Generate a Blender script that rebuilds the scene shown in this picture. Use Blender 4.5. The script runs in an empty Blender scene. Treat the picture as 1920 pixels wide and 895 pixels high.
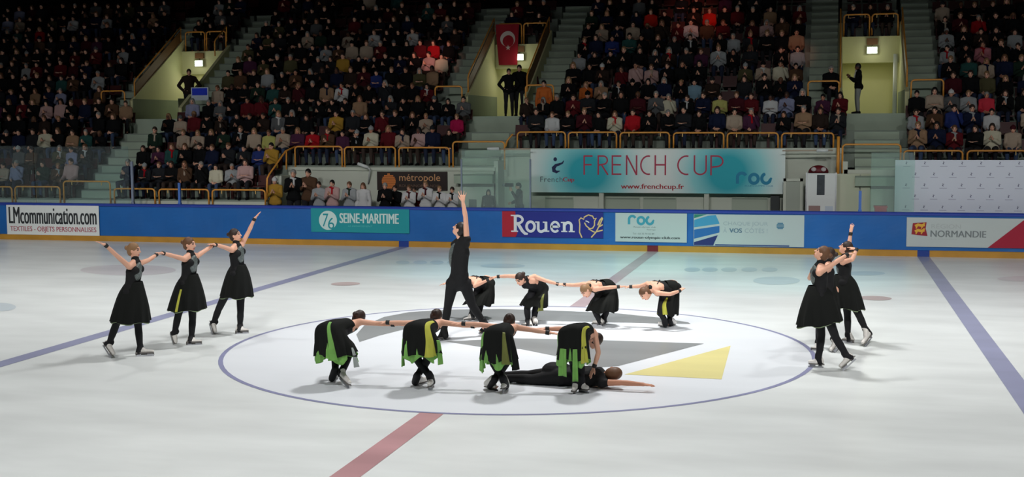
import bpy, bmesh, math, random
import numpy as np
from mathutils import Vector, Matrix
random.seed(7)
SC = bpy.context.scene
COL = SC.collection
W, H = 1920, 895
R = math.radians

# ------------------------------------------------------------------ camera
CX, CY, CZ, YAW, PIT, ROL, FOC = 4.6276, -18.6218, 3.4541, -0.247178, 0.090435, -0.005858, 2338.19
CAMP = np.array([CX, CY, CZ])
FW = np.array([math.sin(YAW)*math.cos(PIT), math.cos(YAW)*math.cos(PIT), -math.sin(PIT)])
_r = np.cross(FW, [0, 0, 1.0]); _r /= np.linalg.norm(_r); _u = np.cross(_r, FW)
RT = math.cos(ROL)*_r + math.sin(ROL)*_u
UP = -math.sin(ROL)*_r + math.cos(ROL)*_u
cd = bpy.data.cameras.new('camera'); cam = bpy.data.objects.new('camera', cd); COL.objects.link(cam)
cd.sensor_width = 36.0; cd.lens = FOC*36.0/W; cd.clip_end = 200
M = Matrix.Identity(4)
for i in range(3):
    M[i][0] = RT[i]; M[i][1] = UP[i]; M[i][2] = -FW[i]; M[i][3] = CAMP[i]
cam.matrix_world = M
SC.camera = cam

def ray(x, y): return FW*FOC + RT*(x-W/2) - UP*(y-H/2)
def at(x, y, Y):                       # the point seen at a picture position on the upright plane at depth Y
    d = ray(x, y); return CAMP + d*((Y-CAMP[1])/d[1])
def gr(x, y, z=0.0):                   # the point seen at a picture position at height z
    d = ray(x, y); return CAMP + d*((z-CAMP[2])/d[2])
def proj(P):
    d = np.asarray(P, float)-CAMP; z = d @ FW
    return W/2+FOC*(d @ RT)/z, H/2-FOC*(d @ UP)/z, z

# ------------------------------------------------------------------ light
wd = bpy.data.worlds.new('world'); SC.world = wd; wd.use_nodes = True
wd.node_tree.nodes['Background'].inputs[0].default_value = (0.55, 0.65, 0.7, 1)
wd.node_tree.nodes['Background'].inputs[1].default_value = 0.006
SC.view_settings.view_transform = 'Standard'; SC.view_settings.look = 'None'
SC.view_settings.exposure = 0.0; SC.view_settings.gamma = 1.0
SC.view_settings.use_curve_mapping = False
def area_light(name, loc, tgt, sx, sy, power, color=(1, 1, 1), spread=180):
    l = bpy.data.lights.new(name, 'AREA'); l.shape = 'RECTANGLE'; l.size = sx; l.size_y = sy
    l.energy = power; l.color = color; l.spread = R(spread)
    o = bpy.data.objects.new(name, l); COL.objects.link(o); o.location = loc
    o.rotation_euler = (Vector(tgt)-Vector(loc)).to_track_quat('-Z', 'Y').to_euler(); return o
def spot_light(name, loc, tgt, power, color, angle, blend=0.6, rad=0.15):
    l = bpy.data.lights.new(name, 'SPOT'); l.energy = power; l.color = color; l.spot_size = R(angle)
    l.spot_blend = blend; l.shadow_soft_size = rad
    o = bpy.data.objects.new(name, l); COL.objects.link(o); o.location = loc
    o.rotation_euler = (Vector(tgt)-Vector(loc)).to_track_quat('-Z', 'Y').to_euler(); return o
LP = 285
for x in (-20, -10, 0, 10, 20):
    for y, k in ((-8.5, 1.05), (4, .95)):
        area_light('rink_or_fill_lamp', (x, y, 11.5), (x, y, 0), 1.0, .8, LP*k, (1.0, 1.0, 0.985), 116)
for x in (-18, -10, -2, 6, 14):
    area_light('rink_or_fill_lamp', (x, -12.5, 11.5), (x-1, 9, 0.0), 2.0, 1.0, 135, (1.0, 1.0, 0.985), 48)  # tilted fill lamps, added to brighten the boards and lower stand fronts
area_light('rink_or_fill_lamp', (0.5, 3.5, 11.5), (0.3, 1.0, 0), 1.2, 1.0, 330, (1.0, 1.0, 0.99), 104)
# two coloured stage lamps washing the far ice, one warm beam on the crowd
spot_light('stage_lamp', (-8, 2, 11), (-2.2, 11.3, 0), 3000, (0.30, 0.95, 1.0), 32, 1.0)
spot_light('stage_lamp', (8, 1, 11), (3.2, 11.0, 0), 3000, (0.38, 1.0, 0.95), 32, 1.0)
spot_light('stage_lamp', (1, 4, 11), (0.2, 13.0, 0), 1500, (0.6, 1.0, 0.75), 30, 1.0)
spot_light('stage_lamp', (-6, 0, 11), at(812, 108, 22.8), 9000, (1.0, 0.42, 0.33), 4.6, 0.8)
spot_light('stage_lamp', (6, 0, 11), at(1310, 25, 24.6), 5000, (1.0, 0.25, 0.15), 6.0, 0.9)
spot_light('stage_lamp', (4, 0, 11), at(1490, 95, 22.8), 2600, (1.0, 0.35, 0.25), 4.0, 0.9)

# ------------------------------------------------------------------ materials
MAT = {}
def mat(name, col, rough=0.6, metal=0.0, spec=0.35, emit=0.0, noise=0.0, nscale=6.0, nstretch=(1, 1, 1), bump=0.0, bscale=40.0, sheen=0.0):
    if name in MAT: return MAT[name]
    m = bpy.data.materials.new(name); m.use_nodes = True; nt = m.node_tree
    b = nt.nodes['Principled BSDF']
    b.inputs['Base Color'].default_value = (*col, 1); b.inputs['Roughness'].default_value = rough
    b.inputs['Metallic'].default_value = metal; b.inputs['Specular IOR Level'].default_value = spec
    if sheen: b.inputs['Sheen Weight'].default_value = sheen
    if emit:
        b.inputs['Emission Color'].default_value = (*col, 1); b.inputs['Emission Strength'].default_value = emit
    if noise or bump:
        tc = nt.nodes.new('ShaderNodeTexCoord'); mp = nt.nodes.new('ShaderNodeMapping'); mp.inputs['Scale'].default_value = nstretch
        nt.links.new(tc.outputs['Object'], mp.inputs['Vector'])
    if noise:
        n = nt.nodes.new('ShaderNodeTexNoise'); n.inputs['Scale'].default_value = nscale; n.inputs['Detail'].default_value = 5
        nt.links.new(mp.outputs[0], n.inputs['Vector'])
        mr = nt.nodes.new('ShaderNodeMapRange'); mr.inputs['From Min'].default_value = 0.3; mr.inputs['From Max'].default_value = 0.7
        mr.inputs['To Min'].default_value = 1-noise; mr.inputs['To Max'].default_value = 1+noise*0.5
        nt.links.new(n.outputs['Fac'], mr.inputs['Value'])
        mx = nt.nodes.new('ShaderNodeMix'); mx.data_type = 'RGBA'; mx.blend_type = 'MULTIPLY'; mx.inputs['Factor'].default_value = 1
        mx.inputs['A'].default_value = (*col, 1)
        nt.links.new(mr.outputs[0], mx.inputs['B']); nt.links.new(mx.outputs['Result'], b.inputs['Base Color'])
    if bump:
        n2 = nt.nodes.new('ShaderNodeTexNoise'); n2.inputs['Scale'].default_value = bscale
        nt.links.new(mp.outputs[0], n2.inputs['Vector'])
        bp = nt.nodes.new('ShaderNodeBump'); bp.inputs['Strength'].default_value = bump; bp.inputs['Distance'].default_value = 0.02
        nt.links.new(n2.outputs['Fac'], bp.inputs['Height']); nt.links.new(bp.outputs[0], b.inputs['Normal'])
    MAT[name] = m; return m
def lin(r, g, b):
    f = lambda c: (c/255/12.92) if c/255 <= 0.04045 else ((c/255+0.055)/1.055)**2.4
    return (f(r), f(g), f(b))

# ------------------------------------------------------------------ mesh helpers
class MB:
    def __init__(s): s.v = []; s.f = []; s.m = []
    def add(s, V, F, mi=0):
        o = len(s.v); s.v += [tuple(map(float, p)) for p in V]; s.f += [tuple(i+o for i in f) for f in F]; s.m += [mi]*len(F)
    def box(s, x0, x1, y0, y1, z0, z1, mi=0):
        V = [(x, y, z) for z in (z0, z1) for y in (y0, y1) for x in (x0, x1)]
        s.add(V, [(0, 2, 3, 1), (4, 5, 7, 6), (0, 1, 5, 4), (2, 6, 7, 3), (0, 4, 6, 2), (1, 3, 7, 5)], mi)
    def quad(s, a, b, c, d, mi=0): s.add([a, b, c, d], [(0, 1, 2, 3)], mi)
    def prism(s, poly, axis, a, b, mi=0):   # polygon in the plane across an axis, pushed from a to b
        n = len(poly); V = []
        for t in (a, b):
            for p in poly:
                V.append({'x': (t, p[0], p[1]), 'y': (p[0], t, p[1]), 'z': (p[0], p[1], t)}[axis])
        F = [tuple(range(n)), tuple(range(2*n-1, n-1, -1))]+[(i, i+n, (i+1) % n+n, (i+1) % n) for i in range(n)]
        s.add(V, F, mi)
    def tube(s, pts, r, seg=8, mi=0, closed=False, flat=1.0):
        P = [np.array(p, float) for p in pts]; n = len(P); V = []; F = []; ref = None
        for i in range(n):
            t = P[min(i+1, n-1)]-P[max(i-1, 0)]; t /= (np.linalg.norm(t)+1e-9)
            if ref is None:
                ref = np.array([0, 0, 1.0]) if abs(t[2]) < 0.9 else np.array([0, 1.0, 0])
            a = np.cross(t, ref); a /= (np.linalg.norm(a)+1e-9); b = np.cross(a, t); ref = b
            rr = r[i] if hasattr(r, '__len__') else r
            for k in range(seg):
                th = 2*math.pi*k/seg; V.append(P[i]+rr*(a*math.cos(th)+b*math.sin(th)*flat))
        for i in range(n-1):
            for k in range(seg):
                F.append((i*seg+k, i*seg+(k+1) % seg, (i+1)*seg+(k+1) % seg, (i+1)*seg+k))
        F.append(tuple(range(seg))[::-1]); F.append(tuple((n-1)*seg+k for k in range(seg)))
        s.add(V, F, mi)
    def ell(s, c, rx, ry, rz, axes=None, nu=12, nv=8, mi=0):
        c = np.array(c, float); A = np.eye(3) if axes is None else np.array(axes, float); V = []; F = []
        V.append(c+A[2]*rz)
        for j in range(1, nv):
            ph = math.pi*j/nv
            for i in range(nu):
                th = 2*math.pi*i/nu
                V.append(c+A[0]*rx*math.sin(ph)*math.cos(th)+A[1]*ry*math.sin(ph)*math.sin(th)+A[2]*rz*math.cos(ph))
        V.append(c-A[2]*rz); L = len(V)-1
        for i in range(nu):
            F.append((0, 1+i, 1+(i+1) % nu)); F.append((L, L-nu+(i+1) % nu, L-nu+i))
        for j in range(nv-2):
            for i in range(nu):
                a = 1+j*nu; F.append((a+i, a+nu+i, a+nu+(i+1) % nu, a+(i+1) % nu))
        s.add(V, F, mi)
    def cap(s, a, b, ra, rb, seg=12):       # tapered capsule
        a = np.array(a, float); b = np.array(b, float); t = b-a; L = np.linalg.norm(t)
        if L < 1e-6: s.ell(a, ra, ra, ra); return
        t /= L; ref = np.array([0, 0, 1.0]) if abs(t[2]) < 0.9 else np.array([1.0, 0, 0])
        x = np.cross(t, ref); x /= np.linalg.norm(x); y = np.cross(t, x); V = [a-t*ra]; n = 0
        rings = []
        for ph in (-60, -30, 0): rings.append((a+t*ra*math.sin(R(ph)), ra*math.cos(R(ph))))
        for ph in (0, 30, 60): rings.append((b+t*rb*math.sin(R(ph)), rb*math.cos(R(ph))))
        for c, r in rings:
            for k in range(seg):
                th = 2*math.pi*k/seg; V.append(c+r*(x*math.cos(th)+y*math.sin(th)))
        V.append(b+t*rb); Lx = len(V)-1; F = []
        for k in range(seg): F.append((0, 1+(k+1) % seg, 1+k)); F.append((Lx, Lx-seg+k, Lx-seg+(k+1) % seg))
        for j in range(5):
            q = 1+j*seg
            for k in range(seg): F.append((q+k, q+(k+1) % seg, q+seg+(k+1) % seg, q+seg+k))
        s.add(V, F)
    def mesh(s, name, mats, smooth=False):
        me = bpy.data.meshes.new(name); me.from_pydata(s.v, [], s.f)
        for m in (mats if isinstance(mats, (list, tuple)) else [mats]): me.materials.append(m)
        me.polygons.foreach_set('material_index', s.m)
        if smooth: me.polygons.foreach_set('use_smooth', [True]*len(s.f))
        me.update(); return me
    def obj(s, name, mats, parent=None, smooth=False):
        return link(s.mesh(name, mats, smooth), name, parent)
def link(me, name, parent=None):
    o = bpy.data.objects.new(name, me); COL.objects.link(o)
    if parent is not None:
        o.parent = parent; o.matrix_parent_inverse = pinv(parent)
    return o
def pinv(p):
    return (Matrix.LocRotScale(p.location, p.rotation_euler, p.scale)).inverted()
def tag(o, label, cat, group=None):
    o['label'] = label; o['category'] = cat
    if group: o['group'] = group
    return o
def struct(o): o['kind'] = 'structure'; return o
def empty(name, loc, label, cat, group=None):
    o = bpy.data.objects.new(name, None); COL.objects.link(o); o.location = loc; o.empty_display_size = 0.2
    return tag(o, label, cat, group)
def remesh(mb, name, mats, voxel, smooth=4, fac=0.5):
    """union of overlapping shells as one continuous skin"""
    me = mb.mesh('tmp', mats); o = bpy.data.objects.new('tmp', me); COL.objects.link(o)
    r = o.modifiers.new('r', 'REMESH'); r.mode = 'VOXEL'; r.voxel_size = voxel
    if smooth:
        s = o.modifiers.new('s', 'SMOOTH'); s.factor = fac; s.iterations = smooth
    dg = bpy.context.evaluated_depsgraph_get(); dg.update()
    out = bpy.data.meshes.new_from_object(o.evaluated_get(dg)); out.name = name
    out.materials.clear()
    for m in (mats if isinstance(mats, (list, tuple)) else [mats]): out.materials.append(m)
    out.polygons.foreach_set('use_smooth', [True]*len(out.polygons))
    bpy.data.objects.remove(o); bpy.data.meshes.remove(me); return out
def text_mesh(body, x0, x1, z0, z1, Y, bold=0.0, shear=0.0, spacing=1.0, dup=0.0):
    c = bpy.data.curves.new('t', 'FONT'); c.body = body; c.size = 1; c.offset = bold; c.shear = shear; c.space_character = spacing
    c.resolution_u = 4
    o = bpy.data.objects.new('t', c); COL.objects.link(o)
    dg = bpy.context.evaluated_depsgraph_get(); dg.update()
    me = bpy.data.meshes.new_from_object(o.evaluated_get(dg))
    bpy.data.objects.remove(o)
    n = len(me.vertices); a = np.zeros(n*3); me.vertices.foreach_get('co', a); a = a.reshape(-1, 3)
    mn = a.min(0); mx = a.max(0)
    b = np.empty_like(a); b[:, 0] = x0+(a[:, 0]-mn[0])/(mx[0]-mn[0])*(x1-x0-dup); b[:, 1] = Y
    b[:, 2] = z0+(a[:, 1]-mn[1])/(mx[1]-mn[1])*(z1-z0)
    me.vertices.foreach_set('co', b.ravel()); me.update()
    if dup:                                # heavier strokes: the outline printed again a hair to the right
        F = [tuple(q.vertices) for q in me.polygons]; m2 = bpy.data.meshes.new('t'); V = [tuple(q) for q in b]; n = len(V)
        V2 = []; F2 = []
        for i in range(3): V2 += [(x+dup*i/2, y-.0006*i, z) for x, y, z in V]; F2 += [tuple(k+n*i for k in f) for f in F]
        m2.from_pydata(V2, [], F2); m2.update(); return m2
    return me
def text(parent, body, x0, x1, z0, z1, Y, m, **k):
    me = text_mesh(body, x0, x1, z0, z1, Y, **k); me.materials.clear(); me.materials.append(m)
    return link(me, 'lettering', parent)
RIB = [0]
def ribbon(mb, pts, w, Y, closed=False, mi=0):   # flat stroke in an upright plane, w: one width or one per point
    RIB[0] += 1; Y = Y-.0004*(RIB[0] % 7)
    P = [np.array(p, float) for p in pts]; n = len(P); V = []
    for i in range(n):
        a = P[(i-1) % n] if closed or i > 0 else P[i]; b = P[(i+1) % n] if closed or i < n-1 else P[i]
        t = b-a; t /= (np.linalg.norm(t)+1e-9); nn = np.array([-t[1], t[0]])
        ww = (w[i] if hasattr(w, '__len__') else w)/2
        for s in (1, -1):
            q = P[i]+nn*ww*s; V.append((q[0], Y, q[1]))
    F = [(2*i, 2*i+1, (2*i+3) % (2*n), (2*i+2) % (2*n)) for i in range(n if closed else n-1)]
    mb.add(V, F, mi)
def arc(cx, cz, rx, rz, a0, a1, n=14):
    return [(cx+rx*math.cos(R(a0+(a1-a0)*i/n)), cz+rz*math.sin(R(a0+(a1-a0)*i/n))) for i in range(n+1)]
# ------------------------------------------------------------------ palette
ICE_ROUGH = 0.30
def ice_mat(name, col, noise):
    m = mat(name, col, rough=ICE_ROUGH, spec=0.35, noise=noise, nscale=1.0, nstretch=(0.28, 1.1, 1))
    return m
m_ice = mat('ice', (0.82, 0.85, 0.84), rough=ICE_ROUGH, spec=0.3, noise=0.11, nscale=1.1, nstretch=(0.45, 1.2, 1), bump=0.06, bscale=3.0)
m_icec = mat('ice centre', (0.84, 0.87, 0.91), rough=ICE_ROUGH, spec=0.4, noise=0.04, nscale=0.9, nstretch=(0.3, 1.3, 1))
m_iblue = ice_mat('ice blue line', lin(160, 163, 192), 0.16)
m_icirc = ice_mat('ice circle', lin(150, 152, 186), 0.2)
m_ired = ice_mat('ice red line', lin(200, 154, 158), 0.22)
m_igrey = ice_mat('ice grey', lin(148, 151, 152), 0.16)
m_iyel = ice_mat('ice yellow', lin(236, 225, 156), 0.12)
m_ifaint = ice_mat('ice faint print', lin(205, 215, 220), 0.12)
m_ipink = ice_mat('ice faint pink', lin(220, 216, 218), 0.12)
m_idot = ice_mat('ice dot', lin(205, 186, 184), 0.15)

m_blue = mat('blue cover', lin(24, 98, 172), 0.55, noise=0.10, nscale=1.2, bump=0.35, bscale=2.2)
m_cap = mat('blue cap', lin(42, 66, 158), 0.45)
m_yel = mat('yellow kick', lin(188, 138, 52), 0.5, noise=0.15, nscale=2)
m_kred = mat('kick red', lin(110, 28, 38), 0.5)
m_kblue = mat('kick blue', lin(28, 60, 140), 0.5)
m_conc = mat('concrete', lin(138, 148, 137), 0.85, noise=0.16, nscale=1.5)
m_conc2 = mat('stair concrete', lin(172, 186, 168), 0.85, noise=0.14, nscale=1.2)
m_seat = mat('seat red', lin(66, 16, 17), 0.5)
m_white = mat('white wall', lin(205, 210, 196), 0.8, noise=0.06, nscale=0.8)
m_cream = mat('cream wall', lin(222, 220, 170), 0.8, noise=0.05, nscale=0.7)
m_dado = mat('dado', lin(150, 160, 135), 0.8, noise=0.1, nscale=1)
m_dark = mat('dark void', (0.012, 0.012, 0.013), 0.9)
m_orange = mat('orange rail paint', lin(232, 158, 66), 0.4, spec=0.5)
m_orange2 = mat('brown rail infill', lin(120, 84, 52), 0.6)
m_alu = mat('grey metal', (0.45, 0.46, 0.47), 0.35, metal=0.8)
m_paper = mat('white print', lin(226, 230, 228), 0.6)
m_paperg = mat('grey white print', lin(186, 195, 194), 0.6)

# ------------------------------------------------------------------ ice with its paint
mb = MB()
N = 96
def ring(mb, r0, r1, z, mi):
    V = [(r*math.cos(2*math.pi*i/N), r*math.sin(2*math.pi*i/N), z) for r in (r0, r1) for i in range(N)]
    mb.add(V, [(i, N+i, N+(i+1) % N, (i+1) % N) for i in range(N)], mi)
def flatpoly(mb, pts, z, mi): mb.add([(p[0], p[1], z) for p in pts], [tuple(range(len(pts)))], mi)
def disc(mb, cx, cy, rx, ry, z, mi, n=40): flatpoly(mb, [(cx+rx*math.cos(2*math.pi*i/n), cy+ry*math.sin(2*math.pi*i/n)) for i in range(n)], z, mi)
flatpoly(mb, [(-34, -15.2), (34, -15.2), (34, 15.2), (-34, 15.2)], 0, 0)
disc(mb, 0, 0, 4.47, 4.47, 0.0015, 1, N)
ring(mb, 4.465, 4.535, 0.003, 3)
for s in (-1, 1):
    flatpoly(mb, [(s*7.1-0.15, -15.2), (s*7.1+0.15, -15.2), (s*7.1+0.15, 15.2), (s*7.1-0.15, 15.2)], 0.003, 2)
RX = 0.06
flatpoly(mb, [(RX-0.15, -15.2), (RX+0.15, -15.2), (RX+0.15, -4.52), (RX-0.15, -4.52)], 0.003, 4)
flatpoly(mb, [(RX-0.15, 4.52), (RX+0.15, 4.52), (RX+0.15, 15.2), (RX-0.15, 15.2)], 0.003, 10)
up = [(668, 628), (683, 611), (720, 595), (767, 586), (838, 581.6), (937, 580), (1036, 583), (1155, 588), (1234, 596), (1290, 605)]
lo = [(1295, 608), (1230, 607), (1150, 605), (1010, 602), (917, 602), (830, 608), (759, 618), (711, 630), (674, 642)]
flatpoly(mb, [gr(*q)[:2] for q in up+lo], 0.004, 5)
flatpoly(mb, [gr(*q)[:2] for q in [(835, 641), (965, 635), (1140, 639), (1320, 645), (1160, 687), (1120, 690), (1040, 668), (976, 655), (900, 651)]], 0.004, 5)
flatpoly(mb, [gr(*q)[:2] for q in [(1370, 649), (1171, 703), (1353, 712)]], 0.004, 6)
for sx in (-1, 1): disc(mb, sx*5.6, 6.9, 0.32, 0.32, 0.004, 9)
# faint advertising prints under the far ice
def fe(x0, x1, y0, y1, mi, n=30):
    c = gr((x0+x1)/2, (y0+y1)/2)[:2]; a = gr(x1, (y0+y1)/2)[:2]-c; b = gr((x0+x1)/2, y0)[:2]-c
    flatpoly(mb, [c+a*math.cos(2*math.pi*i/n)+b*math.sin(2*math.pi*i/n) for i in range(n)], 0.003, mi)
fe(1412, 1500, 519, 534, 7); fe(150, 330, 497, 516, 8)
for i, x in enumerate((1283, 1316, 1352, 1390, 1428)): fe(x, x+30, 502, 510, 7)
for x in (742, 775, 806, 838): fe(x, x+26, 489, 496, 7)
fe(1585, 1660, 509, 517, 7); fe(-40, 30, 568, 584, 7); fe(1870, 1990, 518, 528, 8); fe(900, 985, 495, 503, 7)
ice = struct(mb.obj('floor', [m_ice, m_icec, m_iblue, m_icirc, m_ired, m_igrey, m_iyel, m_ifaint, m_ipink, m_idot, ice_mat('ice pale red line', lin(200, 180, 184), 0.12)]))

# ------------------------------------------------------------------ rink boards
BX0, BX1, BY = -32.0, 16.0, 15.2
def fold_panel(mb, x0, x1, z0, z1, Y, mi=0, nx=200, nz=8, amp=0.012):
    V = []
    for j in range(nz+1):
        for i in range(nx+1):
            x = x0+(x1-x0)*i/nx; z = z0+(z1-z0)*j/nz
            V.append((x, Y-amp*(math.sin(x*3.1+z*2)+0.6*math.sin(x*7.3-z*5+1))*math.sin(math.pi*j/nz), z))
    mb.add(V, [(j*(nx+1)+i, j*(nx+1)+i+1, (j+1)*(nx+1)+i+1, (j+1)*(nx+1)+i) for j in range(nz) for i in range(nx)], mi)
mb = MB(); mb.box(BX0, BX1, BY+0.02, BY+0.14, 0.0, 1.08)
fold_panel(mb, BX0, BX1, 0.16, 1.07, BY)
boards = struct(mb.obj('wall_boards', [m_blue], smooth=False))
mb = MB(); mb.prism([(BY-0.03, 1.07), (BY+0.16, 1.07), (BY+0.16, 1.125), (BY+0.13, 1.15), (BY, 1.15), (BY-0.03, 1.125)], 'x', BX0, BX1)
struct(mb.obj('trim_cap', m_cap, boards))
mb = MB()
def kick(x0, x1, mi): mb.prism([(BY-0.035, 0.0), (BY+0.02, 0.0), (BY+0.02, 0.165), (BY-0.015, 0.165), (BY-0.035, 0.15)], 'x', x0, x1, mi)
xs = [BX0, -7.1-0.15, -7.1+0.15, RX-0.15, RX+0.15, 7.1-0.15, 7.1+0.15, BX1]
for i in range(7): kick(xs[i], xs[i+1], (0, 1, 0, 2, 0, 1, 0)[i])
struct(mb.obj('trim_kick', [m_yel, m_kblue, m_kred], boards))

# ------------------------------------------------------------------ grandstand
K0Y, K0Z, RUN, RISE = 18.4, 2.75, 0.8, 0.5
KMAX = 11
def tierY(k): return K0Y+RUN*k
def tierZ(k): return K0Z+RISE*k
def tiers(x0, x1, k0, k1, bench=True):
    mb = MB()
    for k in range(k0, k1):
        y, z = tierY(k), tierZ(k)
        mb.box(x0, x1, y, y+RUN+0.05, z-RISE-0.05, z)
        if bench:
            n = int((x1-x0-0.1)/0.5); s = (x1-x0-n*0.5)/2
            for i in range(n):
                xa = x0+s+i*0.5+0.03; xb = xa+0.44
                mb.box(xa, xb, y+0.34, y+0.74, z+0.37, z+0.41, 1)
                mb.prism([(y+0.70, z+0.41), (y+0.73, z+0.41), (y+0.79, z+0.72), (y+0.76, z+0.72)], 'x', xa, xb, 1)
                mb.box(xa+0.18, xa+0.26, y+0.5, y+0.58, z, z+0.37, 1)
    return struct(mb.obj('grandstand_tier', [m_conc, m_seat]))
BLOCKS = [  # x0, x1, first row, end row, name used in labels
    (-24.0, -18.3, -3, 2), (-17.0, -11.75, -3, -1), (-17.0, -6.2, -1, 2), (-5.0, 5.4, 0, 2), (6.65, 14.0, -1, 2),
    (-28.0, -19.75, 2, KMAX), (-16.0, -7.65, 2, KMAX), (-3.8, 4.05, 2, KMAX), (7.85, 16.0, 2, KMAX),
    (-18.75, -17.0, 7, KMAX), (-6.65, -4.8, 7, KMAX), (5.05, 6.85, 7, KMAX)]
for b in BLOCKS: tiers(*b)
def stairs(x0, x1, k0, k1):
    mb = MB()
    for k in range(k0, k1):
        y, z = tierY(k), tierZ(k)
        mb.box(x0, x1, y, y+RUN+0.05, z-RISE-0.05, z)
        mb.box(x0, x1, y-RUN/2, y+0.01, z-RISE-0.02, z-RISE/2)
        for zz, yy in ((z, y), (z-RISE/2, y-RUN/2)): mb.box(x0, x1, yy-0.012, yy+0.03, zz-0.035, zz+0.004, 1)
    return struct(mb.obj('grandstand_stair', [m_conc2, m_conc]))
VOM = [(-18.75, -17.0), (-6.65, -4.8), (5.05, 6.85)]
for a, b in VOM:
    stairs(a-1.0, a-0.12, 3, KMAX); stairs(b+0.12, b+1.0, 3, KMAX)
stairs(-18.3, -17.0, -3, 2); stairs(-6.2, -5.0, -1, 2); stairs(5.4, 6.65, -1, 2)

def slope(y): return K0Z+(y-K0Y)*RISE/RUN
for i, (a, b) in enumerate(VOM):
    mb = MB()
    # landing, passage floor
    mb.box(a-1.0, b+1.0, 20.0, 20.85, 3.2, 3.75, 0); mb.box(a, b, 20.8, 28.0, 3.55, 3.75, 0)
    for x0, x1 in ((a-0.12, a), (b, b+0.12)):
        mb.prism([(20.35, 3.75), (24.1, 3.75), (24.1, slope(24.1)+(0.42 if i or x0 < a else 0.16)), (20.35, slope(20.35)+(0.42 if i or x0 < a else 0.16))], 'x', x0, x1, 1)
        mb.box(x0-0.004, x1+0.004, 20.34, 24.0, 3.75, 4.55, 2) if False else None
        mb.box(x0, x1, 24.1, 28.0, 3.75, 5.75, 1)
    mb.box(a, b, 23.88, 24.12, 5.42, 6.27, 1)            # header
    mb.box(a, b, 24.15, 28.0, 5.55, 5.7, 1)             # passage ceiling
    mb.box(a, b, 26.6, 26.75, 3.75, 5.6, 1)             # passage back wall
    mb.box(a+0.002, a+0.012, 20.36, 24.0, 3.75, 4.45, 2); mb.box(b-0.012, b-0.002, 20.36, 24.0, 3.75, 4.45, 2)
    struct(mb.obj('vomitory', [m_conc2, m_cream, m_dado]))
# front walls of the stand
mb = MB()
mb.box(-11.7, -5.0, 17.55, 17.65, 0.3, 2.17); mb.box(-11.7, -5.0, 17.5, 17.66, 2.10, 2.2)
mb.box(-11.85, -11.65, 16.9, 17.6, 0.3, 1.95)
mb.box(-24.0, -11.7, 15.94, 16.02, 0.3, 1.2)
struct(mb.obj('wall_bench', [m_white]))
mb = MB()
mb.box(-5.0, 5.1, 18.3, 18.42, 0.3, 2.75); mb.box(-5.05, -4.92, 17.55, 18.4, 0.3, 2.4)
mb.box(5.1, 14.0, 17.5, 17.62, 0.3, 2.17); mb.box(5.05, 5.2, 17.5, 18.4, 0.3, 2.4)
mb.box(-5.0, 5.1, 18.2, 18.45, 2.6, 2.76)
struct(mb.obj('wall_stand', [m_white]))
mb = MB(); mb.box(-32, 16, 15.34, 18.5, 0.1, 0.3); struct(mb.obj('floor_walkway', [m_conc]))
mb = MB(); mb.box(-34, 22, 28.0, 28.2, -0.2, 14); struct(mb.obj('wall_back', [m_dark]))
mb = MB(); mb.box(-32, 16, 18.5, 28, -0.2, 0.3); struct(mb.obj('floor_understand', [m_dark]))

# ------------------------------------------------------------------ wall details under the banner
mb = MB()
for x0, x1, y0, y1 in ((1022, 1075, 366, 384), (1135, 1200, 366, 386), (1206, 1268, 366, 388), (1372, 1440, 366, 390)):
    p = at(x0, y0, 18.28); q = at(x1, y1, 18.28)
    mb.box(p[0], q[0], 18.27, 18.30, 0.3, p[2]-0.05); mb.box(p[0]+.02, q[0]-.02, 18.265, 18.28, p[2]-0.12, p[2]-0.09, 1)
struct(mb.obj('trim_panel', [mat('pale green panel', lin(176, 186, 170), 0.7), m_conc]))
mb = MB()
for x in (1128, 1325):
    p = at(x, 372, 18.0); mb.box(p[0]-0.07, p[0]+0.07, 17.95, 18.07, 0.3, 2.7)
struct(mb.obj('trim_column', [m_white]))
# door beside the banner
p0 = at(1473, 340, 17.48); p1 = at(1503, 340, 17.48)
dz = p0[2]
mb = MB(); mb.box(p0[0]-.06, p0[0]+.02, 17.42, 17.5, .3, dz+.08); mb.box(p1[0]-.04, p1[0]+.04, 17.42, 17.5, .3, dz+.08); mb.box(p0[0]-.06, p1[0]+.04, 17.42, 17.5, dz, dz+.08)
mb.box(p0[0]+.02, p1[0]-.04, 17.46, 17.49, .3, dz, 1)
struct(mb.obj('door_1', [m_white, mat('door grey', lin(165, 172, 160), 0.6)]))
mb = MB(); p0 = at(1446, 366, 18.2); p1 = at(1462, 393, 18.2); mb.box(p0[0], p1[0], 17.85, 18.25, .3, p0[2])
tag(mb.obj('equipment_cabinet', [mat('black cabinet', (0.03, 0.035, 0.035), 0.5)]), 'narrow dark cabinet under the right end of the cyan banner', 'cabinet')

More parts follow.
